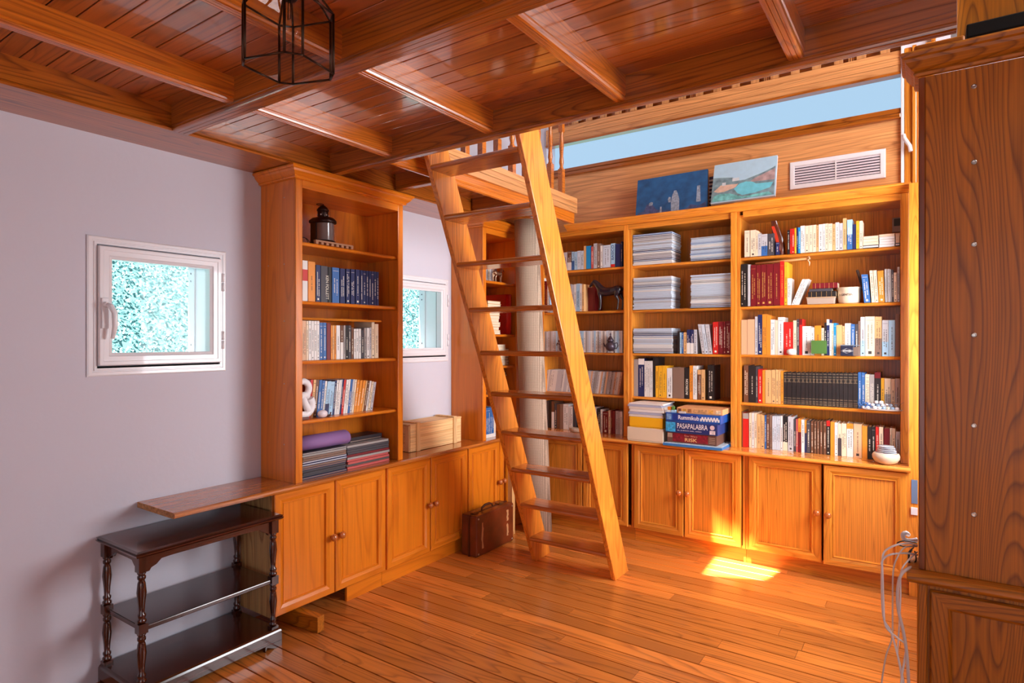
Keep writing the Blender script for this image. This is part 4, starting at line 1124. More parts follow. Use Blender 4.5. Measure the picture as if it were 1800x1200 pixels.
def horse(T, h, mat, label, rear_up=False):
    # profile in units of height h; a = along the body (head towards +a), c = up
    mb = MB(T)
    def P(a, b, c): return Vector((a * h, b * h, c * h))
    def limb(pts, rs): mb.tube([P(*p) for p in pts], [r * h for r in rs], 10)
    limb([(-.46, 0, .60), (-.40, 0, .63), (-.28, 0, .64), (-.08, 0, .60), (.12, 0, .59), (.28, 0, .62), (.38, 0, .64), (.42, 0, .63)], [.05, .13, .155, .135, .145, .155, .12, .06])
    limb([(.28, 0, .66), (.38, 0, .76), (.47, 0, .87), (.54, 0, .93)], [.14, .105, .078, .062])
    limb([(.50, 0, .945), (.56, 0, .93), (.63, 0, .87), (.70, 0, .80), (.725, 0, .78)], [.055, .066, .052, .038, .026])
    for sgn in (-1, 1):
        limb([(.53, .03 * sgn, .96), (.535, .036 * sgn, 1.0), (.54, .036 * sgn, 1.03)], [.022, .016, .004])
        k = .06 if sgn > 0 else -.03
        limb([(.32, .07 * sgn, .58), (.31 + k * .3, .075 * sgn, .44), (.31 + k, .07 * sgn, .30), (.31 + k, .07 * sgn, .13), (.33 + k, .07 * sgn, .05), (.35 + k, .07 * sgn, .0)], [.085, .05, .032, .022, .028, .036])
        k = -.08 if sgn > 0 else .03
        limb([(-.33, .07 * sgn, .58), (-.30 + k, .075 * sgn, .44), (-.38 + k, .07 * sgn, .30), (-.36 + k, .07 * sgn, .14), (-.35 + k, .07 * sgn, .05), (-.33 + k, .07 * sgn, .0)], [.115, .062, .036, .024, .028, .036])
    limb([(-.46, 0, .68), (-.54, 0, .66), (-.58, 0, .52), (-.57, 0, .36), (-.56, 0, .28)], [.03, .036, .042, .03, .008])
    limb([(.24, 0, .77), (.36, 0, .88), (.46, 0, .96), (.52, 0, 1.0)], [.02, .028, .028, .014])
    return single(mb, 'horse_figurine', mat, label, 'figurine', remesh=h * .014)


HX = -2.066
horse(lambda a, b, c: (HX - a * 1.0, 4.392 + b, 1.739 + c), .243, plain('black_horse', (24, 20, 34), .3, coat=.6), 'black horse figurine standing on second shelf of the left back bay')
hy = atx(875, 490, -2.78).y
horse(lambda a, b, c: (-2.78 - b, hy + a, 1.953 + c), .115, plain('pewter', (190, 160, 130), .3, metal=.9), 'small silver metal horse figurine on a corner bookcase shelf behind the ladder')
# ribbed white backing book row behind silver horse
for k in range(9):
    a0 = atx(850, 470, -2.86).y + k * .020
    o = book(TL(-2.86), a0, a0 + .019, 0, .11, 1.9505, 2.075, 0, 'CWA'[k % 3], 'd', seed=k)
    tag(o, 'white book behind the silver horse, %s from left' % ordn(k + 1), 'book', 'books behind the silver horse')
# red binder box and piles of books in the corner bookcase
t = thing('box_file', (-2.85, 3.965, 1.5456), 'tall glossy red box file standing in the corner bookcase', 'box file')
MB().box(-2.985, -2.742, 3.93, 4.0, 1.5456, 1.862).build('case', plain('file_red', (170, 10, 20), .35), t, .002)
mb = MB(); mb.loft([[(-2.7415 + .022 * math.sin(PI * k / 8), 3.93 + .07 * k / 8, z) for k in range(9)] for z in (1.5456, 1.862)], 0, True, True)
mb.build('spine', plain('file_red_spine', (205, 20, 26), .3, coat=.5), t)


def pile(yu0, yu1, xs, zb, n, h, what, group, codes='CWAC', depth=.1, seed=1, vv=550):
    a0, a1 = atx(yu0, vv, xs).y, min(4.012 if zb < 1.5 else 3.925, atx(yu1, vv, xs).y)
    a0 = min(a0, a1 - .07)
    rg = random.Random(seed); z = zb; T = TL(xs)
    for k in range(n):
        hh = h * rg.uniform(.7, 1.3); j = rg.uniform(-.012, .012)
        mb = MB(T); mb.box(a0 + j, a1 + j, -depth, rg.uniform(-.01, .005), z, z + .0018); mb.box(a0 + j, a1 + j, -depth, 0, z + hh - .0018, z + hh - .0004); mb.box(a0 + j + .002, a1 + j - .002, -depth + .002, -.004, z + .0018, z + hh - .0018, 1)
        mb.box(a0 + j, a0 + j + .002, -depth, 0, z, z + hh - .0004)
        tag(mb.build('paperback', [bmat(rg.choice(codes)), M_paper]), '%s, %s from bottom' % (what, ordn(k + 1)), 'book', group); z += hh


pile(856, 879, -2.745, 1.5455, 12, .0205, 'cream paperback piled before the red box file', 'pile of paperbacks before the red box file', 'CCWT', .06)
pile(866, 890, -2.75, 1.3005, 8, .021, 'pale paperback in left pile under the red box file', 'left pile below the red box file', 'WAC', .10, 2, 610)
pile(891, 905, -2.77, 1.3005, 6, .023, 'dull paperback in the right pile under the red box file', 'right pile below the red box file', 'EUD', .10, 3, 610)
pile(899, 907, -2.79, 1.0905, 7, .022, 'dark paperback beside the floral panel in the corner bookcase', 'dark pile beside the floral panel', 'EDUE', .10, 5, 650)
mb = MB(); mb.box(-2.90, -2.75, 3.86, 3.885, 1.0905, 1.275); mb.box(-2.895, -2.765, 3.8585, 3.86, 1.10, 1.265, 1)
single(mb, 'decorated_panel', [bmat('C'), plain('floral_print', (120, 92, 76), .5, noise=.9, nscale=45)], 'cream panel with a dark floral print in the corner bookcase', 'panel', .003)
for k in range(5):
    a0 = atx(854.5, 740, -2.75).y + k * .025
    o = book(TL(-2.75), a0, a0 + .0245, 0, .13, .7556, .985, 0, 'B' if k < 4 else 'C', 'w', low='W', lowf=.12, seed=40 + k)
    tag(o, 'blue and white spined volume at the bottom of corner bookcase, %s from left' % ordn(k + 1), 'book', 'blue and white volumes in the corner bookcase')

# woven rug roll standing behind the ladder
m, nt, p = nmat('woven_rug')
N = nt.nodes.new; tc = N('ShaderNodeTexCoord')
w1 = N('ShaderNodeTexWave'); w1.wave_type = 'BANDS'; w1.bands_direction = 'Z'; w1.inputs['Scale'].default_value = 34; w1.inputs['Distortion'].default_value = 1.5
nt.links.new(tc.outputs['Object'], w1.inputs['Vector'])
nz = N('ShaderNodeTexNoise'); nz.inputs['Scale'].default_value = 60; nt.links.new(tc.outputs['Object'], nz.inputs['Vector'])
w2 = N('ShaderNodeTexWave'); w2.wave_type = 'BANDS'; w2.bands_direction = 'X'; w2.inputs['Scale'].default_value = 40; w2.inputs['Distortion'].default_value = 1
nt.links.new(tc.outputs['Object'], w2.inputs['Vector'])
ad = N('ShaderNodeMath'); ad.operation = 'MULTIPLY'; nt.links.new(w1.outputs['Fac'], ad.inputs[0]); nt.links.new(w2.outputs['Fac'], ad.inputs[1])
r = N('ShaderNodeValToRGB'); r.color_ramp.elements[0].color = (*s2l((150, 130, 112)), 1); r.color_ramp.elements[1].color = (*s2l((214, 192, 168)), 1); r.color_ramp.elements[1].position = .6
nt.links.new(ad.outputs[0], r.inputs[0]); nt.links.new(r.outputs[0], p.inputs['Base Color']); p.inputs['Roughness'].default_value = .9
b = N('ShaderNodeBump'); b.inputs['Strength'].default_value = .4; b.inputs['Distance'].default_value = .002
nt.links.new(ad.outputs[0], b.inputs['Height']); nt.links.new(b.outputs[0], p.inputs['Normal'])
mb = MB()
def spiral(cx, cy, z, R_):
    outp = []
    for k in range(49):
        a = 2 * PI * k / 48; rr = R_ * (1 + .05 * a / (2 * PI)); outp.append((cx + rr * math.cos(a + .8), cy + rr * math.sin(a + .8), z))
    return outp
mb.loft([spiral(-2.525, 4.055, .001, .108), spiral(-2.532, 4.01, .8, .104), spiral(-2.54, 3.965, 1.6, .098), spiral(-2.548, 3.925, 2.42, .090)], 0, True, True)
single(mb, 'rolled_rug', m, 'tall beige woven rug rolled up and standing in the corner behind the ladder', 'rug')

# brass ship lantern on the top shelf of the left bookcase
LX, LYy, LZ = -2.83, 2.245, 2.0435
t = thing('ship_lantern', (LX, LYy, LZ), 'old dark metal ship lantern with a ribbed glass on the top left shelf', 'lantern')
Dk = plain('lantern_metal', (48, 26, 20), .35, metal=.7)
mb = MB()
def prof(z, f=1.0):
    pts = []
    for k in range(15):
        a = -PI / 2 + PI * k / 14 + .0
        pts.append((LX + (.012 + .052 * math.cos(a)) * f, LYy + .055 * math.sin(a) * f, z))
    pts += [(LX - .05 * f, LYy + .055 * f, z), (LX - .05 * f, LYy - .055 * f, z)]
    return pts
mb.loft([prof(LZ, 1.02), prof(LZ + .018, 1.02)], 0); mb.loft([prof(LZ + .118, 1.04), prof(LZ + .122, 1.12), prof(LZ + .135, 1.1), prof(LZ + .15, .85), prof(LZ + .152, .5)], 0)
mb.hexa([(LX - .05, LYy - .055, LZ + .018), (LX + .0, LYy - .058, LZ + .018), (LX + .0, LYy + .058, LZ + .018), (LX - .05, LYy + .055, LZ + .018), (LX - .05, LYy - .055, LZ + .12), (LX + .0, LYy - .058, LZ + .12), (LX + .0, LYy + .058, LZ + .12), (LX - .05, LYy + .055, LZ + .12)])
mb.build('body', Dk, t)
mb = MB()
mb.lathe([(.052 + (.002 if k % 2 else -.001), .019 + .1 * k / 22) for k in range(23)], (LX + .006, LYy, LZ), seg=24); mb.build('ribbed_glass', plain('lantern_lens', (110, 92, 88), .12, coat=.8), t)
mb = MB(); mb.lathe([(.032, .15), (.030, .154), (.030, .19), (.034, .192), (.034, .198), (.026, .21), (.012, .222), (.001, .225)], (LX - .01, LYy, LZ), seg=18); ch = mb.build('chimney', Dk, t)
for k in range(6):
    a = k * PI / 3; MB().sphere((LX - .01 + .0305 * math.cos(a), LYy + .0305 * math.sin(a), LZ + .168), .004, .004, .005, n=8, k=5).build('vent_hole', plain('vent_light', (200, 180, 170), .4), ch)
mb = MB(); mb.tube([(LX - .01 + .02 * math.cos(a), LYy - .02 + .02 * math.sin(a), LZ + .226) for a in [2 * PI * k / 16 for k in range(17)]], .0022, 6); mb.build('carrying_ring', Dk, t)
mb = MB(); mb.box(-2.735, -2.715, 2.10, 2.36, 2.034, 2.043)
for k in range(8): mb.box(-2.735, -2.715, 2.10 + k * .0345, 2.118 + k * .0345, 2.0205, 2.034)
single(mb, 'notched_wooden_strip', plain('notch_wood', (170, 120, 88), .7), 'pale notched wooden strip lying in front of the ship lantern', 'strip', .001)
mb = MB(); mb.tube([(-2.78, 2.03 + .085 * t_ / 10, 2.0235 + .032 * math.sin(PI * t_ / 10) ** .6) for t_ in range(11)], .002, 6); mb.tube([(-2.785, 2.045 + .06 * t_ / 10, 2.0235 + .034 * math.sin(PI * t_ / 10) ** .6) for t_ in range(11)], .002, 6)
single(mb, 'wire_handles', M_bronze, 'thin looped wire beside the ship lantern on the top left shelf', 'wire')
mb = MB(); mb.box(-2.93, -2.75, 2.24, 2.62, 1.614 + .03, 1.627 + .03)
# loose thin plank resting on the third-shelf books
za = atx(531, 559, -2.74).z
mb = MB(); mb.prism([(-2.90, za - .008), (-2.745, za - .008), (-2.739, za - .002), (-2.745, za + .004), (-2.90, za + .004)], 'y', 1.982, 2.60)
single(mb, 'loose_shelf_plank', W['piney'], 'thin loose shelf plank lying over the books on the third left shelf', 'plank')
# ampersand, egg, dried plant
t = thing('ampersand_ornament', (-2.765, 2.03, 1.0725), 'white ampersand letter ornament at the left end of the fourth left shelf', 'ornament')
mb = MB(TL(-2.77))
def arc(cx, cz, r, a0, a1, n=18): return [(cx + r * math.cos(math.radians(a0 + (a1 - a0) * k / n)), 0, cz + r * math.sin(math.radians(a0 + (a1 - a0) * k / n))) for k in range(n + 1)]
pts = arc(2.015, 1.235, .040, -60, 235) + arc(2.02, 1.140, .052, 120, 395)
mb.tube([(p[0], 0, p[2]) for p in arc(2.056, 1.238, .040, -70, 250)], .018, 8); mb.tube([(p[0], 0, p[2]) for p in arc(2.064, 1.149, .053, 60, 400)], .020, 8)
mb.tube([(2.05, 0, 1.20), (2.075, 0, 1.15), (2.10, 0, 1.098)], .019, 8)
mb.build('ampersand', plain('matt_white', (240, 238, 240), .5), t)
mb = MB(); mb.box(-2.79, -2.745, 1.99, 2.08, 1.0725, 1.0865); mb.build('foot', plain('brown_foot', (110, 60, 50), .5), t, .002)
mb = MB(); mb.sphere((-2.742, 2.165, 1.094), .024, .030, .0215, n=18, k=12); single(mb, 'stone_egg', plain('egg_white', (232, 222, 226), .35, coat=.4), 'white stone egg lying beside the ampersand ornament', 'egg')
mb = MB(); rg = random.Random(4)
for k in range(26):
    a = rg.uniform(0, 6.28); q = Vector((math.cos(a) * .012, math.sin(a) * .022, rg.uniform(.004, .022)))
    c = Vector((-2.757, 2.215, 1.0735)); mb.tube([c, c + q * .6, c + q], [.0025, .003, .0008], 5)
single(mb, 'dried_seed_head', plain('dried_brown', (96, 62, 48), .9), 'small dried brown seed head next to the white stone egg', 'dried plant')
# bottom of the left bookcase: rolled mat, black tray and two folder stacks
stack('left', -2.735, 532, 609, .7556, 796.5, 12, 'grey file folder', 'of left stack, foot of left bookcase', 'file folders at the foot of the left bookcase', 'AGDU', .22, name='file_folder', cat='folder')
stack('left', -2.745, 611, 684, .7556, 783.5, 10, 'coloured file folder', 'of right stack, foot of left bookcase', 'file folders in the right stack of the left bookcase', 'PMDGA', .2, name='file_folder', cat='folder')
y0, y1 = 1.985, 2.36; z0 = atx(570, 796.5, -2.735).z + .012
zr = max((Vector(o.location).z + max(v.co.z for v in o.data.vertices)) for o in bpy.data.objects if o.name.startswith('file_folder') and o.location.y < 2.2)
mb = MB(); R = .042
def ell(y): return [(-2.79 + (R * 1.25) * math.cos(2 * PI * k / 28) * (1 + .03 * k / 28), y, zr + R * .98 + .001 + R * .95 * math.sin(2 * PI * k / 28) * (1 + .02 * k / 28)) for k in range(28)]
mb.loft([ell(y0), ell(y1)], 0, True, True)
t = mb.build('rolled_mat', [plain('mat_purple', (140, 104, 158), .7)]); tag(t, 'purple exercise mat rolled up on the folders in the left bookcase', 'mat')
mb = MB()
for rr in (.8, .6, .4):
    mb.tube([(-2.79 + R * 1.2 * rr * math.cos(a), y1 + .0006, zr + R * .98 + .001 + R * .93 * rr * math.sin(a)) for a in [2 * PI * k / 20 for k in range(21)]], .0012, 5)
mb.build('spiral_edge', plain('mat_edge', (90, 64, 100), .8), t)
zq = max((Vector(o.location).z + max(v.co.z for v in o.data.vertices)) for o in bpy.data.objects if o.name.startswith('file_folder') and o.location.y > 2.3)
mb = MB(); mb.box(-2.93, -2.80, 2.40, 2.66, zq + .001, zq + .032); mb.box(-2.801, -2.799, 2.41, 2.65, zq + .006, zq + .012, 1)
single(mb, 'document_case', [plain('case_black', (34, 30, 38), .4), M_screw], 'flat black document case on the coloured folders in the left bookcase', 'case', .003)

# wooden crate on the worktop
t = thing('wooden_crate', (-2.89, 3.2, .7555), 'small pale plywood crate with battens on the left worktop under the window', 'crate')
cx0, cx1, cy0, cy1, cz0, cz1 = -2.985, -2.815, 2.93, 3.455, .7575, .93
Rz, Ry = [wood('crate_' + a_, (246, 206, 146), (222, 168, 104), a_, lines=8, contrast=.6, coat=0, rough=.6, knot=.2, across=9) for a_ in 'zy']
mb = MB(); mb.box(cx1 - .008, cx1, cy0, cy1, cz0, cz1); mb.build('front_board', Ry, t, .001)
mb = MB(); mb.box(cx0, cx0 + .008, cy0, cy1, cz0, cz1); mb.build('back_board', Ry, t, .001)
for yy in (cy0, cy1 - .01):
    for k in range(3):
        mb = MB(); mb.box(cx0 + .009, cx1 - .009, yy, yy + .01, cz0 + k * .058, cz0 + k * .058 + .054); mb.build('end_slat', Ry, t, .001)
mb = MB(); mb.box(cx0 - .004, cx1 + .003, cy0 - .004, cy1 + .004, cz1 + .001, cz1 + .010); ld = mb.build('lid', Ry, t, .001)
for yy in (cy0 + .05, cy1 - .09):
    mb = MB(); mb.box(cx1 + .0005, cx1 + .011, yy, yy + .035, cz0 - .0015, cz1 + .012); mb.build('batten', Rz, t, .001)
    mb = MB(); mb.box(cx0 + .002, cx1 + .010, yy, yy + .035, cz1 + .0125, cz1 + .02); mb.build('lid_batten', Rz, t, .001)
for yy in (cy0 - .010, cy1 + .001):
    mb = MB(); mb.box(cx1 - .04, cx1 - .005, yy, yy + .009, cz0, cz1); mb.build('corner_batten', Rz, t, .001)

# old suitcase by the cabinets
t = thing('suitcase', (-2.62, 3.52, 0), 'worn brown leather suitcase with a handle standing in front of the cabinets', 'suitcase')
Ms = plain('old_leather', (112, 46, 16), .38, coat=.4, noise=.45, nscale=9, bump=.2)
sx0, sx1, sy0, sy1 = -2.682, -2.545, 3.296, 3.75
mb = MB(); mb.box(-2.612, sx1, sy0, sy1, .002, .286); mb.build('front_shell', Ms, t, .012, 3)
mb = MB(); mb.box(sx0, -2.615, sy0, sy1, .002, .286); mb.build('back_shell', Ms, t, .012, 3)
mb = MB()
for xx in (-2.62, -2.607):
    mb.ring(sy0 - .002, sy1 + .002, .0005, .288, [(0, -.002), (0, .002), (.006, .002), (.006, -.002)])
mb = MB(lambda a, b, c: (-2.6135 + b, a, c)); mb.ring(sy0 - .002, sy1 + .002, .0005, .288, [(0, -.006), (0, .006), (.01, .006), (.01, -.006)]); mb.build('edge_rim', plain('rim_leather', (78, 34, 14), .5), t)
for yy, zz in ((sy0 + .022, .022), (sy0 + .022, .264), (sy1 - .022, .022), (sy1 - .022, .264)):
    mb = MB(); mb.lathe([(.007, 0), (.006, .003), (.001, .004)], (sx1 - .0005, yy, zz), (1, 0, 0), 10); mb.build('rivet', M_screw, t)
mb = MB(); rg = random.Random(8)
for yb2, z0_, z1_ in ((sy0 + .065, .05, .23), (sy1 - .085, .06, .15), (sy1 - .085, .17, .25)):
    L_, R_ = [], []
    for k in range(9):
        z_ = z0_ + (z1_ - z0_) * k / 8; L_.append((sx1 + .0008, yb2 - rg.uniform(.004, .014), z_)); R_.append((sx1 + .0008, yb2 + rg.uniform(.004, .018), z_))
    mb.face(L_ + R_[::-1])
mb.build('label_remnant', plain('torn_paper', (196, 140, 92), .8), t)
mb = MB(); hy0 = 3.50
mb.tube([(-2.612, hy0 - .06, .290), (-2.612, hy0 - .055, .306), (-2.612, hy0 - .02, .318), (-2.612, hy0 + .03, .318), (-2.612, hy0 + .065, .306), (-2.612, hy0 + .07, .290)], [.005, .007, .009, .009, .007, .005], 8); mb.build('handle', plain('rim_leather', (78, 34, 14), .5), t)
for yy in (3.36, 3.66):
    mb = MB(); mb.box(-2.635, -2.592, yy - .025, yy + .025, .2865, .294); mb.tube([(-2.60, yy - .02, .297), (-2.60, yy + .02, .300)], .004, 6); mb.build('clasp', plain('aged_brass', (150, 110, 60), .4, metal=.8), t, .001)
mb = MB(); mb.box(-2.665, -2.625, 3.845, 3.885, .001, .60); single(mb, 'upright_batten', W['rawz'], 'pale wooden batten standing upright between the suitcase and the ladder', 'batten', .001)
mb = MB(); mb.obox((-2.75, 2.0, .0415), (.37, .03, 0), (-.004, .045, 0), (0, 0, .08)); single(mb, 'wood_block', W['oldx'], 'rough wooden block on the floor supporting the left base cabinet', 'wood block', .002)

# ---- ornaments in the left back bay
def teapot(c, s):
    t = thing('metal_teapot', c, 'small dark metal teapot with a tall lid on third shelf behind ladder', 'teapot')
    mb = MB(); mb.lathe([(.012 * s, .012 * s), (.028 * s, .02 * s), (.037 * s, .04 * s), (.034 * s, .058 * s), (.022 * s, .07 * s), (.018 * s, .078 * s)], c, seg=18)
    mb.tube([(c[0] - .03 * s, c[1], c[2] + .04 * s), (c[0] - .046 * s, c[1], c[2] + .05 * s), (c[0] - .052 * s, c[1], c[2] + .068 * s)], [.008 * s, .006 * s, .004 * s], 8)
    for a in range(3): mb.tube([(c[0] + .02 * s * math.cos(a * 2.1), c[1] + .02 * s * math.sin(a * 2.1), c[2] + .022 * s), (c[0] + .03 * s * math.cos(a * 2.1), c[1] + .03 * s * math.sin(a * 2.1), c[2] + .001)], .003 * s, 6)
    mb.build('pot', plain('pewter_dark', (74, 62, 74), .35, metal=.5), t)
    mb = MB(); mb.lathe([(.02 * s, .078 * s), (.024 * s, .084 * s), (.016 * s, .10 * s), (.007 * s, .115 * s), (.004 * s, .122 * s), (.007 * s, .128 * s), (.003 * s, .136 * s), (.001, .142 * s)], c, seg=16); mb.build('lid', plain('pewter_dark', (74, 62, 74), .35, metal=.5), t)
    mb = MB(); mb.tube([(c[0] + .030 * s, c[1], c[2] + .065 * s), (c[0] + .05 * s, c[1], c[2] + .07 * s), (c[0] + .056 * s, c[1], c[2] + .05 * s), (c[0] + .045 * s, c[1], c[2] + .03 * s), (c[0] + .034 * s, c[1], c[2] + .03 * s)], .0035 * s, 8); mb.build('handle', plain('pewter_dark', (74, 62, 74), .35, metal=.5), t)


teapot((xb(1071, 4.33), 4.352 - .0, 1.4005), 1.12)
mb = MB(); bx = xb(984, 4.34)
mb.tube([(bx, 4.35, 1.4006), (bx - .006, 4.35, 1.43), (bx + .002, 4.35, 1.455), (bx - .008, 4.35, 1.475)], [.008, .007, .012, .008], 8); mb.sphere((bx - .010, 4.35, 1.490), .011, .011, .013); mb.tube([(bx, 4.35, 1.46), (bx - .03, 4.35, 1.475), (bx - .035, 4.35, 1.455)], [.006, .005, .004], 6); mb.tube([(bx + .012, 4.35, 1.4006), (bx + .008, 4.35, 1.425), (bx - .002, 4.35, 1.44)], [.008, .006, .005], 8)
single(mb, 'small_figurine', plain('figurine_brown', (84, 36, 28), .4), 'small dark brown figurine before the journals, half hidden by the ladder', 'figurine')
mb = MB(); bx0, bx1 = xb(997, 4.30), xb(1021, 4.30)
c = ((bx0 + bx1) / 2, 4.33, .7558)
mb.loft([[(c[0] + (bx1 - bx0) * .5 * f * math.cos(a), c[1] + .03 * f * math.sin(a), c[2] + z) for a in [2 * PI * k / 24 for k in range(24)]] for f, z in ((.55, 0), (.85, .012), (1, .034), (.93, .036), (.8, .016), (.5, .006))], 0)
single(mb, 'stone_dish', plain('dish_stone', (196, 176, 158), .5, noise=.3, nscale=40), 'small mottled stone dish on the worktop just left of the ladder rail', 'dish')

# ---- right bay ornaments
YS = 4.368
def rx(zu, y=YS): return aty(1290 + zu / 5.806, 600, y).x
# crinkled brown packet on top shelf
px0, px1 = rx(426), rx(543)
mb = MB(); rg = random.Random(12); n = 9; rings = []
ztop = 2.073 + .33 * .0
for j in range(n + 1):
    f = j / n; z = 2.0737 + f * .235
    lean_ = -.055 * f
    w_ = (px1 - px0) * (.28 + .16 * math.sin(PI * min(1, f * 1.1))); cx_ = px1 - .035 + lean_
    rings.append([(cx_ + w_ * math.cos(a) * (1 + rg.uniform(-.08, .08)), 4.40 + .026 * math.sin(a) * (1 - .75 * f) * (1 + rg.uniform(-.1, .1)), z) for a in [2 * PI * k / 16 for k in range(16)]])
mb.loft(rings, 0, True, False)
pk = mb.build('foil_packet', plain('packet_brown', (92, 40, 24), .3, coat=.5, noise=.4, nscale=30)); tag(pk, 'crinkled dark brown foil packet with a red band among books, top right shelf', 'packet')
mb = MB(); L_ = []; R_ = []
for k in range(11):
    f = .12 + .72 * k / 10; z = 2.0737 + f * .235; w_ = (px1 - px0) * (.28 + .16 * math.sin(PI * min(1, f * 1.1))); cx_ = px1 - .035 - .055 * f
    o_ = .012 * math.sin(PI * k / 10)
    L_.append((cx_ - w_ * .75 - .004 + o_, 4.40 - .030 * (1 - .75 * f) * 1.0, z)); R_.append((cx_ - w_ * .75 + .016 + o_, 4.40 - .033 * (1 - .75 * f), z))
mb.face(L_ + R_[::-1]); mb.build('red_band', plain('packet_red', (214, 60, 34), .4), pk)
# thermostat on back panel
tx = rx(1652, 4.5)
t = thing('thermometer', (tx, 4.63, 2.20), 'small grey digital thermometer hung at the back of the top right shelf', 'thermometer')
mb = MB(TBk(4.64)); x0_, x1_ = rx(1615, 4.62), -.105
mb.box(x0_, x1_, .0, .022, 2.195, 2.29); mb.build('casing', plain('thermo_grey', (176, 160, 148), .5), t, .004)
mb = MB(TBk(4.64)); mb.box(x0_ + .010, x1_ - .008, .0222, .0235, 2.235, 2.282); mb.build('screen', plain('thermo_screen', (70, 72, 74), .2), t)
# tan roll with tassel lying on the maroon set
mx = rx(172); zz = 1.733 + .262
zz = max(Vector(o.location).z + max(v.co.z for v in o.data.vertices) for o in bpy.data.objects if o.name.startswith('book') and 'maroon book' in o.get('label', '') and 'second shelf of the right' in o.get('label', '')) + .009
mb = MB(); mb.tube([(mx + .025, YS + .03, zz), (rx(735), YS + .035, zz + .010)], .0075, 10)
t = mb.build('paper_roll', plain('roll_tan', (206, 140, 84), .7)); tag(t, 'thin tan paper roll with string tassel lying over the maroon books', 'roll')
mb = MB(); e = Vector((rx(740), YS + .03, zz + .012)); rg = random.Random(3)
mb.tube([e, e + Vector((.012, -.006, .010)), e + Vector((.018, -.008, -.006)), e + Vector((.004, -.008, -.010)), e + Vector((.016, -.008, -.03)), e + Vector((.014, -.008, -.052))], [.003, .004, .004, .003, .004, .002], 7)
mb.build('tassel', plain('string_white', (226, 196, 160), .8), t)
# lying books and clear box
def flat_book(a0, a1, z0, z1, code, label, dep=.13, band=None):
    T = TBk(YS); mb = MB(T); mb.box(a0, a1, -dep, 0, z0, z0 + .002); mb.box(a0, a1, -dep, 0, z1 - .002, z1); mb.box(a0, a1, -.003, .0, z0, z1); mb.box(a0 + .003, a1 - .003, -dep + .003, -.003, z0 + .002, z1 - .002, 1)
    if band:
        for k in range(5): mb.box(a0 + (a1 - a0) * (.12 + .18 * k), a0 + (a1 - a0) * (.12 + .18 * k) + .0015, 0, .0006, z0, z1, 2)
    tag(mb.build('book', [bmat(code), M_paper, M_markg], bevel=.0008), label, 'book', 'lying books by the bowl in the right bay')


z = 1.7336; a0_, a1_ = rx(738), rx(1035)
t = thing('plastic_box', ((a0_ + a1_) / 2, YS + .06, z), 'cloudy plastic box under the lying dark books on second right shelf', 'box')
MB().loft([[(a0_ + .006, YS + .004, z), (a1_ - .006, YS + .004, z), (a1_ - .006, YS + .12, z), (a0_ + .006, YS + .12, z)], [(a0_ + .001, YS, z + .04), (a1_ - .001, YS, z + .04), (a1_ - .001, YS + .124, z + .04), (a0_ + .001, YS + .124, z + .04)]], 0, True, False).build('tub', plain('cloudy_plastic', (178, 156, 140), .3), t, .003)
MB(TBk(YS)).box(a0_ - .002, a1_ + .002, -.126, .002, z + .0405, z + .046).build('lid', plain('cloudy_lid', (214, 176, 140), .3), t, .002)
z += .0468
flat_book(rx(757), rx(1042), z, z + .034, 'K', 'thick black book with gold bands lying on the plastic box', band=True); z += .0344
flat_book(rx(768), rx(1002), z, z + .019, 'D', 'thin charcoal book lying between the black and maroon lying books'); z += .0194
flat_book(rx(802), rx(1058), z, z + .036, 'M', 'maroon book with gold lettering, topmost of the lying books', band=True)
# white bowl
bx = rx(1168); R0 = (rx(1300) - rx(1034)) / 2
t = thing('ceramic_bowl', (bx, YS + .0, 1.7336), 'cream ceramic ramekin with printed lettering on second right shelf', 'bowl')
cb = (bx, YS + .068, 1.7336); s_ = R0
mb = MB(); mb.lathe([(s_ * .72, 0), (s_ * .86, .008), (s_ * .91, .03), (s_ * .93, .085), (s_ * 1.0, .096), (s_ * 1.0, .102), (s_ * .93, .104), (s_ * .88, .09), (s_ * .84, .03), (s_ * .6, .012)], cb, seg=32); mb.build('bowl', plain('ceramic_cream', (236, 216, 188), .25, coat=.6), t)
tm = text_mesh('R GENTEN', .014, .085, (0, 0, 0), (1, 0, 0), (0, 0, 1), M_markd, 'lettering', t, depth=0, bold=True)
for v in tm.data.vertices:
    wv = v.co + Vector(t.location); a = (wv.x - .0425) / (s_ * .93) - .25
    rr = s_ * .915 + .0012
    v.co = Vector((cb[0] + rr * math.sin(a), cb[1] - rr * math.cos(a), 1.7336 + .048 + wv.z)) - Vector(t.location)
# leaning dark frame right of the bowl
mb = MB(); c = Vector((rx(1300, 4.42), 4.50, 1.7345)); mb.obox((c.x - .0, c.y, c.z + .115), (.012, 0, .006), (0, .10, 0), (-.055, 0, .20), 0)
single(mb, 'small_picture_frame', plain('frame_dark', (70, 46, 34), .4), 'small dark picture frame leaning left beside the tall blue book', 'frame', .002)
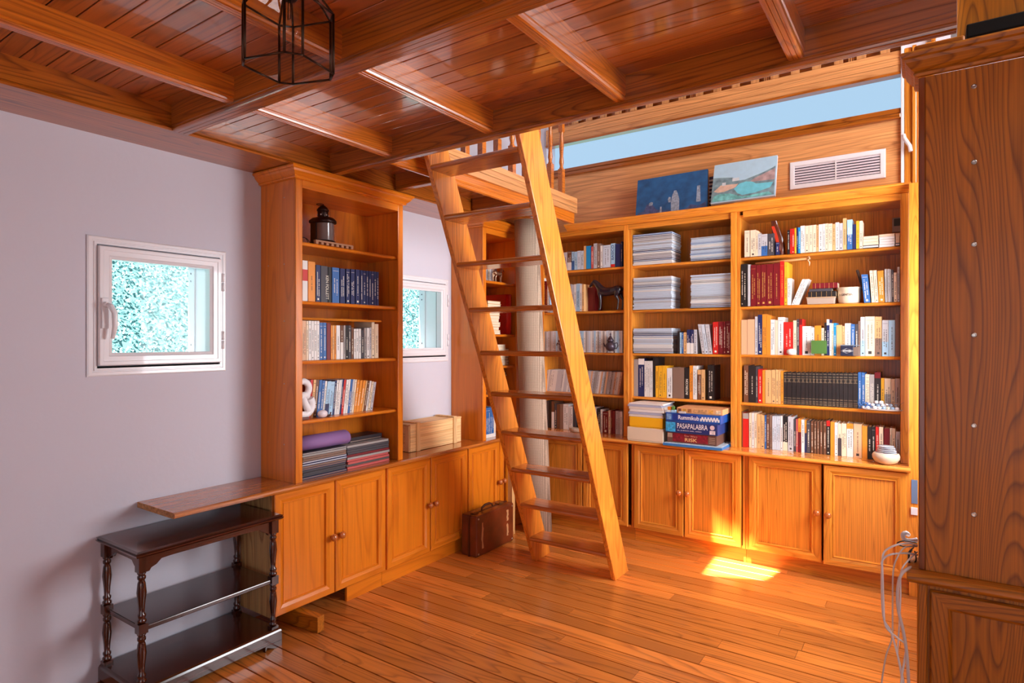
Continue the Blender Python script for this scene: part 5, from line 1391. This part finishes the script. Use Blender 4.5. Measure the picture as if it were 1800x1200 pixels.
# third shelf: pebble, green glass block, dark box with emblem
mb = MB(); mb.sphere((rx(587, 4.35), 4.352, 1.4222), .030, .020, .0215, n=20, k=12); single(mb, 'white_pebble', plain('pebble_white', (232, 236, 240), .3, coat=.5), 'smooth white pebble before the red book on third right shelf', 'pebble')
t = thing('photo_block', (rx(862, 4.35), 4.36, 1.4005), 'clear acrylic block with a green picture on third right shelf', 'photo block')
gx0_, gx1_ = rx(775, 4.34), rx(952, 4.34)
MB(TBk(4.345)).box(gx0_ + .008, gx1_ - .004, -.014, -.002, 1.4125, 1.497).build('picture', plain('picture_green', (90, 134, 60), .5), t)
m_ac = glass('acrylic', (.93, .96, .97), refl=.15)
MB(TBk(4.345)).box(gx0_, gx1_, -.024, 0, 1.4006, 1.499).build('acrylic_block', m_ac, t, .002)
t = thing('gift_box', (rx(1178, 4.35), 4.36, 1.4005), 'dark navy box with a silver diamond emblem on third right shelf', 'box')
ex0, ex1 = rx(1088, 4.345), rx(1218, 4.345)
MB(TBk(4.342)).box(ex0, ex1, -.023, 0, 1.4006, 1.464).build('front_case', plain('gift_navy', (36, 40, 62), .35), t, .002)
MB(TBk(4.346)).box(ex1 + .001, ex1 + .033, -.018, 0, 1.4006, 1.456).build('side_case', plain('gift_bronze', (120, 100, 88), .4), t, .001)
MB(TBk(4.345)).box(ex0 - .001, ex1 + .034, -.020, .0, 1.4645, 1.470).build('lid', plain('gift_lid', (120, 130, 140), .3), t, .001)
cx_ = (ex0 + ex1) / 2; cz_ = 1.432
mb = MB(TBk(4.342))
for f in (1, .8):
    A = [(cx_ - .036 * f, .0006, cz_), (cx_, .0006, cz_ - .016 * f), (cx_ + .036 * f, .0006, cz_), (cx_, .0006, cz_ + .016 * f)]
    for k in range(4): mb.tube([A[k], A[(k + 1) % 4]], .0007, 4)
mb.box(cx_ - .022, cx_ + .022, .0003, .0009, cz_ - .0035, cz_ + .0035)
mb.build('emblem', plain('emblem_silver', (190, 186, 182), .4), t)
# fourth shelf: tray of pebbles and feathers
tx0, tx1 = rx(1300, 4.33), -.112
mb = MB(); c0 = ((tx0 + tx1) / 2, 4.350); hw = (tx1 - tx0) / 2
mb.loft([[(c0[0] + hw * f * (1 if abs(math.cos(a)) > .999 else 1) * math.cos(a), c0[1] + .028 * f * math.sin(a), 1.0675 + z) for a in [2 * PI * k / 32 for k in range(32)]] for f, z in ((.8, 0), (.95, .003), (1.0, .010), (.97, .011), (.9, .005), (.5, .004))], 0)
single(mb, 'shallow_dish', plain('dish_silver', (196, 182, 176), .3, coat=.5), 'long shallow dish full of pebble eggs on fourth right shelf', 'dish')
eg = [(.06, 0, 0, 'w'), (.16, 0, 0, 'w'), (.25, 1, 0, 'w'), (.27, 0, 1, 'A'), (.33, 0, 0, 'w'), (.40, 1, 1, 'L'), (.44, 0, 0, 'w'), (.52, 1, 1, 'w'), (.55, 0, 0, 'L'), (.60, 1, 1, 'w'), (.65, 0, 0, 'C'), (.71, 1, 1, 'L'), (.75, 0, 0, 'L'), (.82, 1, 1, 'L'), (.86, 0, 0, 'w'), (.36, 2, 2, 'A'), (.18, 1, 1, 'w'), (.48, 0, 2, 'w')]
for k, (f, b_, lv, c_) in enumerate(eg):
    x = tx0 + (tx1 - tx0) * f; yy = 4.342 + .014 * (b_ % 2); z = 1.0675 + .0165 + .014 + (.017 * lv) - .014
    mb = MB(); mb.sphere((x, yy, z + .0), .0135, .011, .0105, n=14, k=9)
    cc = {'w': (226, 224, 228), 'A': (186, 180, 182), 'L': (150, 176, 204), 'C': (228, 214, 190)}[c_]
    nmz = {'w': 'white', 'A': 'grey', 'L': 'pale blue', 'C': 'cream'}[c_]
    single(mb, 'pebble_egg', plain('egg_%s' % c_, cc, .4, noise=.15, nscale=60), '%s pebble egg in the long dish, %s from left' % (nmz, ordn(sorted(range(len(eg)), key=lambda q: eg[q][0]).index(k) + 1)), 'pebble', group='pebble eggs in the long dish')
mb = MB(); rg = random.Random(6)
for k in range(22):
    p0 = Vector((tx0 + .012 + rg.uniform(-.03, .05), 4.335 + rg.uniform(-.004, .01), 1.078 + rg.uniform(0, .02))); q = Vector((rg.uniform(-.03, .03), rg.uniform(-.006, .006), rg.uniform(.0, .035)))
    mb.tube([p0, p0 + q * .5, p0 + q], [.001, .003, .0006], 5)
single(mb, 'blue_feather_sprig', plain('sprig_blue', (70, 110, 170), .7), 'small blue and grey feathery sprig at left end of the long dish', 'sprig')
mb = MB()
for k in range(12):
    p0 = Vector((tx1 - .06 + rg.uniform(-.02, .04), 4.345, 1.088)); q = Vector((rg.uniform(-.05, .04), 0, rg.uniform(.01, .04)))
    mb.tube([p0, p0 + q * .5 + Vector((0, 0, .008)), p0 + q], .0012, 5)
single(mb, 'twig_nest', plain('twig_brown', (150, 110, 84), .8), 'tangle of thin brown twigs at right end of the long dish', 'twigs')
# bowl with small plates on the worktop
bc = (rx(1555, 4.30), 4.283, .7556); Rb = (rx(1700, 4.30) - rx(1408, 4.30)) / 2
mb = MB(); mb.lathe([(Rb * .45, 0), (Rb * .8, .012), (Rb * .98, .034), (Rb, .050), (Rb * .9, .064), (Rb * .82, .068), (Rb * .8, .06), (Rb * .6, .045)], bc, seg=32)
single(mb, 'pottery_bowl', plain('pottery', (222, 196, 170), .3, coat=.5, noise=.25, nscale=14), 'rounded cream pottery bowl at the right end of the back worktop', 'bowl')
for k in range(5):
    mb = MB(); f = .76 - .045 * k; z = bc[2] + .0625 + .0095 * k
    mb.lathe([(Rb * f * .6, 0), (Rb * f, .005), (Rb * f, .007), (Rb * f * .6, .002)], (bc[0] + .002 * (k % 2), bc[1], z), seg=28)
    single(mb, 'small_plate', plain('plate_white', (214, 222, 232), .25, coat=.5), 'small white plate piled in the pottery bowl, %s from bottom' % ordn(k + 1), 'plate', group='small plates in the pottery bowl')

# ================================================================ LEDGE: PAINTINGS AND VENT
def canvas(bl, br, tl, label, thick, sidecol, paint):
    bl, br, tl = Vector(bl), Vector(br), Vector(tl)
    r_ = (br - bl); u_ = (tl - bl); n_ = r_.cross(u_).normalized()
    t = thing('painting', tuple((bl + br) / 2), label, 'painting')
    def PT(a, b, c): return tuple(bl + r_ * a + u_ * c + n_ * b)
    mb = MB(PT); mb.box(0, 1, -thick, 0, 0, 1); mb.build('canvas', sidecol, t)
    paint(t, PT)
    return t


def blob(t, PT, pts, mat, nm='painted_area', lift=.0006):
    mb = MB(PT); mb.face([(a, lift, c) for a, c in pts]); mb.build(nm, mat, t)


def paint_a(t, PT):
    dk = plain('pa_dark', (34, 92, 146), .6, noise=.35, nscale=14); mid = plain('pa_mid', (74, 84, 128), .7, noise=.4, nscale=40); lt = plain('pa_light', (150, 164, 184), .7, noise=.4, nscale=60)
    blob(t, PT, [(0, 0), (1, 0), (1, 1), (0, 1)], dk, lift=.0003)
    blob(t, PT, [(.02, .0), (.60, .0), (.52, .10), (.40, .12), (.30, .16), (.24, .30), (.16, .32), (.12, .16), (.03, .12)], mid)
    blob(t, PT, [(.51, .02), (.62, .02), (.62, .34), (.60, .48), (.575, .58), (.545, .58), (.52, .46), (.505, .3)], lt, lift=.0009)
    blob(t, PT, [(.19, .28), (.24, .28), (.25, .35), (.22, .37), (.19, .34)], lt, lift=.0009)
    blob(t, PT, [(.47, .30), (.50, .30), (.50, .42), (.475, .44), (.46, .38)], lt, lift=.0009)
    blob(t, PT, [(.35, .04), (.38, .04), (.375, .22), (.355, .22)], lt, lift=.0009)
    blob(t, PT, [(.85, .22), (.91, .22), (.90, .62), (.86, .62)], lt, lift=.0009)
    blob(t, PT, [(.62, .02), (.98, .02), (.98, .2), (.88, .12), (.78, .18), (.70, .08)], mid, lift=.0008)


def paint_b(t, PT):
    P_ = lambda n, c, ns=.25: plain('pb_' + n, c, .6, noise=ns, nscale=26)
    blob(t, PT, [(0, 0), (1, 0), (1, 1), (0, 1)], P_('sky', (176, 212, 232), .06), lift=.0003)
    blob(t, PT, [(.0, .03), (.98, .03), (.98, .74), (.93, .70), (.80, .62), (.66, .56), (.52, .50), (.44, .50), (.32, .60), (.18, .63), (.0, .66)], P_('hill', (120, 148, 158), .4), lift=.0006)
    blob(t, PT, [(.60, .42), (.98, .40), (.98, .68), (.80, .58), (.66, .50)], P_('pink', (176, 150, 150), .35), lift=.0009)
    blob(t, PT, [(.03, .30), (.14, .44), (.42, .42), (.38, .34), (.2, .26), (.1, .26)], P_('sand', (212, 180, 160), .2), lift=.0009)
    blob(t, PT, [(.36, .30), (.44, .42), (.54, .45), (.64, .42), (.70, .36), (.96, .34), (.92, .22), (.7, .14), (.5, .12), (.42, .18)], P_('water', (112, 204, 222), .12), lift=.0012)
    blob(t, PT, [(.02, .04), (.96, .04), (.9, .12), (.7, .10), (.5, .08), (.3, .2), (.14, .22), (.04, .18)], P_('shore', (116, 196, 196), .5), lift=.0014)
    for a, c in ((.16, .42), (.32, .50), (.37, .50)): blob(t, PT, [(a, c), (a + .06, c), (a + .06, c + .08), (a, c + .08)], P_('house', (206, 214, 220), .1), lift=.0015)


canvas((-1.859, 4.42, 2.442), (-1.304, 4.42, 2.446), (-1.897, 4.56, 2.774), 'dark blue painting with small pale figures leaning on the bookcase ledge', .018, plain('canvas_dark', (30, 34, 60), .8), paint_a)
canvas((-1.276, 4.40, 2.478), (-.842, 4.40, 2.481), (-1.289, 4.55, 2.792), 'pale seaside landscape painting leaning on the bookcase ledge', .018, plain('canvas_white', (214, 220, 228), .8), paint_b)
mb = MB(); mb.box(-1.27, -1.1, 4.375, 4.42, 2.4405, 2.458); single(mb, 'wood_offcut', W['oldx'], 'short dark wood strip under left corner of the landscape painting', 'wood strip', .001)
mb = MB(); mb.box(-1.105, -.80, 4.358, 4.372, 2.4405, 2.458); mb.box(-1.105, -.80, 4.372, 4.43, 2.4405, 2.4575); single(mb, 'wood_offcut', W['pinex'], 'pale wood strip under right half of the landscape painting', 'wood strip', .001)
mb = MB(); mb.box(-1.335, -1.30, 4.575, 4.60, 2.441, 2.72)
for k in range(9): mb.box(-1.338, -1.297, 4.566, 4.574, 2.46 + k * .028, 2.472 + k * .028, 1)
single(mb, 'spiral_pad', [plain('pad_dark', (60, 50, 80), .6), bmat('A')], 'dark spiral-bound pad standing behind the gap between the two paintings', 'pad')
# air vent
t = thing('air_vent', (-.503, YB, 2.561), 'white louvred air vent in the boards above the right bay', 'vent')
T = TBk(YB)
va0, va1, vz0, vz1 = -.792, -.214, 2.561, 2.752
MB(T).ring(va0, va1, vz0, vz1, [(0, .0), (0, .010), (.004, .013), (.028, .013), (.032, .009), (.032, .0)]).build('vent_frame', M_white, t)
MB(T).box(va0 + .03, va1 - .03, .0003, .002, vz0 + .03, vz1 - .03).build('back_plate', plain('vent_dark', (40, 34, 50), .8), t)
for k in range(7):
    z = vz0 + .036 + k * .0182
    MB(T).hexa([(va0 + .033, .002, z + .009), (va1 - .033, .002, z + .009), (va1 - .033, .010, z), (va0 + .033, .010, z), (va0 + .033, .003, z + .0135), (va1 - .033, .003, z + .0135), (va1 - .033, .011, z + .004), (va0 + .033, .011, z + .004)]).build('louvre', plain('louvre_white', (226, 216, 224), .4), t)
MB(T).box(-.507, -.499, .002, .012, vz0 + .032, vz1 - .032).build('centre_bar', M_white, t)

# ================================================================ CABLES AND SOCKET AT THE RIGHT
Mc = plain('cable_white', (250, 248, 250), .5); Mk_ = plain('cable_black', (30, 26, 28), .5); Mg_ = plain('cable_grey', (226, 212, 206), .5)
def pt(u, v, y): p_ = aty(u, v, y); return tuple(p_)
def smooth(pts, n=6):
    pts = [Vector(p_) for p_ in pts]; out_ = []
    for i in range(len(pts) - 1):
        p0 = pts[max(i - 1, 0)]; p1 = pts[i]; p2 = pts[i + 1]; p3 = pts[min(i + 2, len(pts) - 1)]
        for k in range(n):
            s = k / n; out_.append(tuple(.5 * ((2 * p1) + (p2 - p0) * s + (2 * p0 - 5 * p1 + 4 * p2 - p3) * s * s + (3 * p1 - p0 - 3 * p2 + p3) * s ** 3)))
    out_.append(tuple(pts[-1])); return out_


def cable(pts, r_, mat, label, y=2.25):
    mb = MB(); mb.tube(smooth([pt(*p_) if len(p_) == 3 else pt(p_[0], p_[1], y) for p_ in pts]), r_, 8)
    return single(mb, 'cable', mat, label, 'cable', group='cables hanging at the right cabinet')


cable([(1612, 958, 2.40), (1600, 955, 2.36), (1577, 957), (1556, 968), (1551, 985), (1550, 1030), (1553, 1085), (1566, 1110), (1580, 1160), (1590, 1215), (1590, 1300), (1585, 1400)], .0030, Mc, 'white cable in the widest loop, furthest left of the hanging bundle')
cable([(1612, 975, 2.40), (1596, 972, 2.34), (1572, 973), (1557, 978), (1550, 988), (1551, 1000), (1553, 1060), (1557, 1100), (1577, 1120), (1592, 1134), (1590, 1160), (1584, 1200), (1580, 1290)], .0030, Mc, 'white cable with a plug joining the loop beside the widest one', 2.24)
cable([(1612, 960, 2.42), (1590, 962, 2.3), (1577, 980), (1570, 1005), (1569, 1070), (1568, 1120), (1558, 1150), (1551, 1190), (1546, 1240)], .0024, Mg_, 'thin beige cable curving left towards the bottom of the bundle', 2.26)
cable([(1612, 970, 2.42), (1596, 985, 2.3), (1584, 1005), (1583, 1050), (1580, 1110), (1578, 1150), (1583, 1180), (1590, 1230)], .0024, Mc, 'thin white cable hanging straight in the middle of the bundle', 2.27)
cable([(1612, 994, 2.44), (1598, 998, 2.3), (1584, 1010), (1578, 1035), (1579, 1070), (1588, 1110), (1594, 1150), (1598, 1220), (1600, 1330)], .0048, Mg_, 'thick grey cable hanging closest to the right cabinet', 2.23)
mb = MB(); mb.tube(smooth([pt(1612, 948, 2.45), pt(1600, 950, 2.44), pt(1590, 948, 2.44), pt(1587, 940, 2.44), pt(1592, 936, 2.45), pt(1597, 940, 2.46)]), .007, 10)
single(mb, 'cable', Mc, 'thick white cable loop lying on the counter of the right cabinet', 'cable', group='cables hanging at the right cabinet')
mb = MB(); mb.tube(smooth([pt(1612, 958, 2.42), pt(1590, 960, 2.40), pt(1577, 955, 2.38), pt(1590, 950, 2.40), pt(1612, 954, 2.44)]), .0022, 6)
for k in range(4): mb.tube(smooth([pt(1606 - 3 * k, 962 + 4 * k, 2.40), pt(1597, 972 + 6 * k, 2.36), pt(1600, 990 + 2 * k, 2.36), pt(1610, 985, 2.38), pt(1608, 968, 2.40)]), .0022, 6)
single(mb, 'cable', Mk_, 'tangled black cable above the hanging white cables', 'cable', group='cables hanging at the right cabinet')
p0, p1 = aty(1602, 843, 4.24), aty(1613, 886, 4.24)
mb = MB(TBk(4.2495)); mb.box(p0.x, p1.x, 0, .004, p1.z, p0.z); single(mb, 'adhesive_tape', plain('tape_blue', (110, 130, 160), .3), 'grey blue strip of tape on the casing right of the back cabinets', 'tape')
p0, p1 = aty(1601, 876, 4.24), aty(1613, 906, 4.24)
mb = MB(TBk(4.2495)); mb.box(p0.x, p1.x, 0, .010, p1.z, p0.z - .05); single(mb, 'wall_socket', M_white, 'white wall socket plate below the tape strip at the right', 'socket', .002)
# metal bracket at the top of the strip casing
mb = MB(); q = [pt(1588, 236, 4.595), pt(1590, 243, 4.595), pt(1599, 256, 4.595), pt(1601, 266, 4.595)]
mb.tube(q, .012, 6); single(mb, 'window_stay', M_white, 'small white metal stay on the casing at the right end of the ledge', 'bracket')

mb = MB(); mb.box(-2.715, -2.695, 4.052, 4.348, .7555, 2.40); tag(mb.build('trim_9', W['honeyz'], bevel=.001), kind='structure')
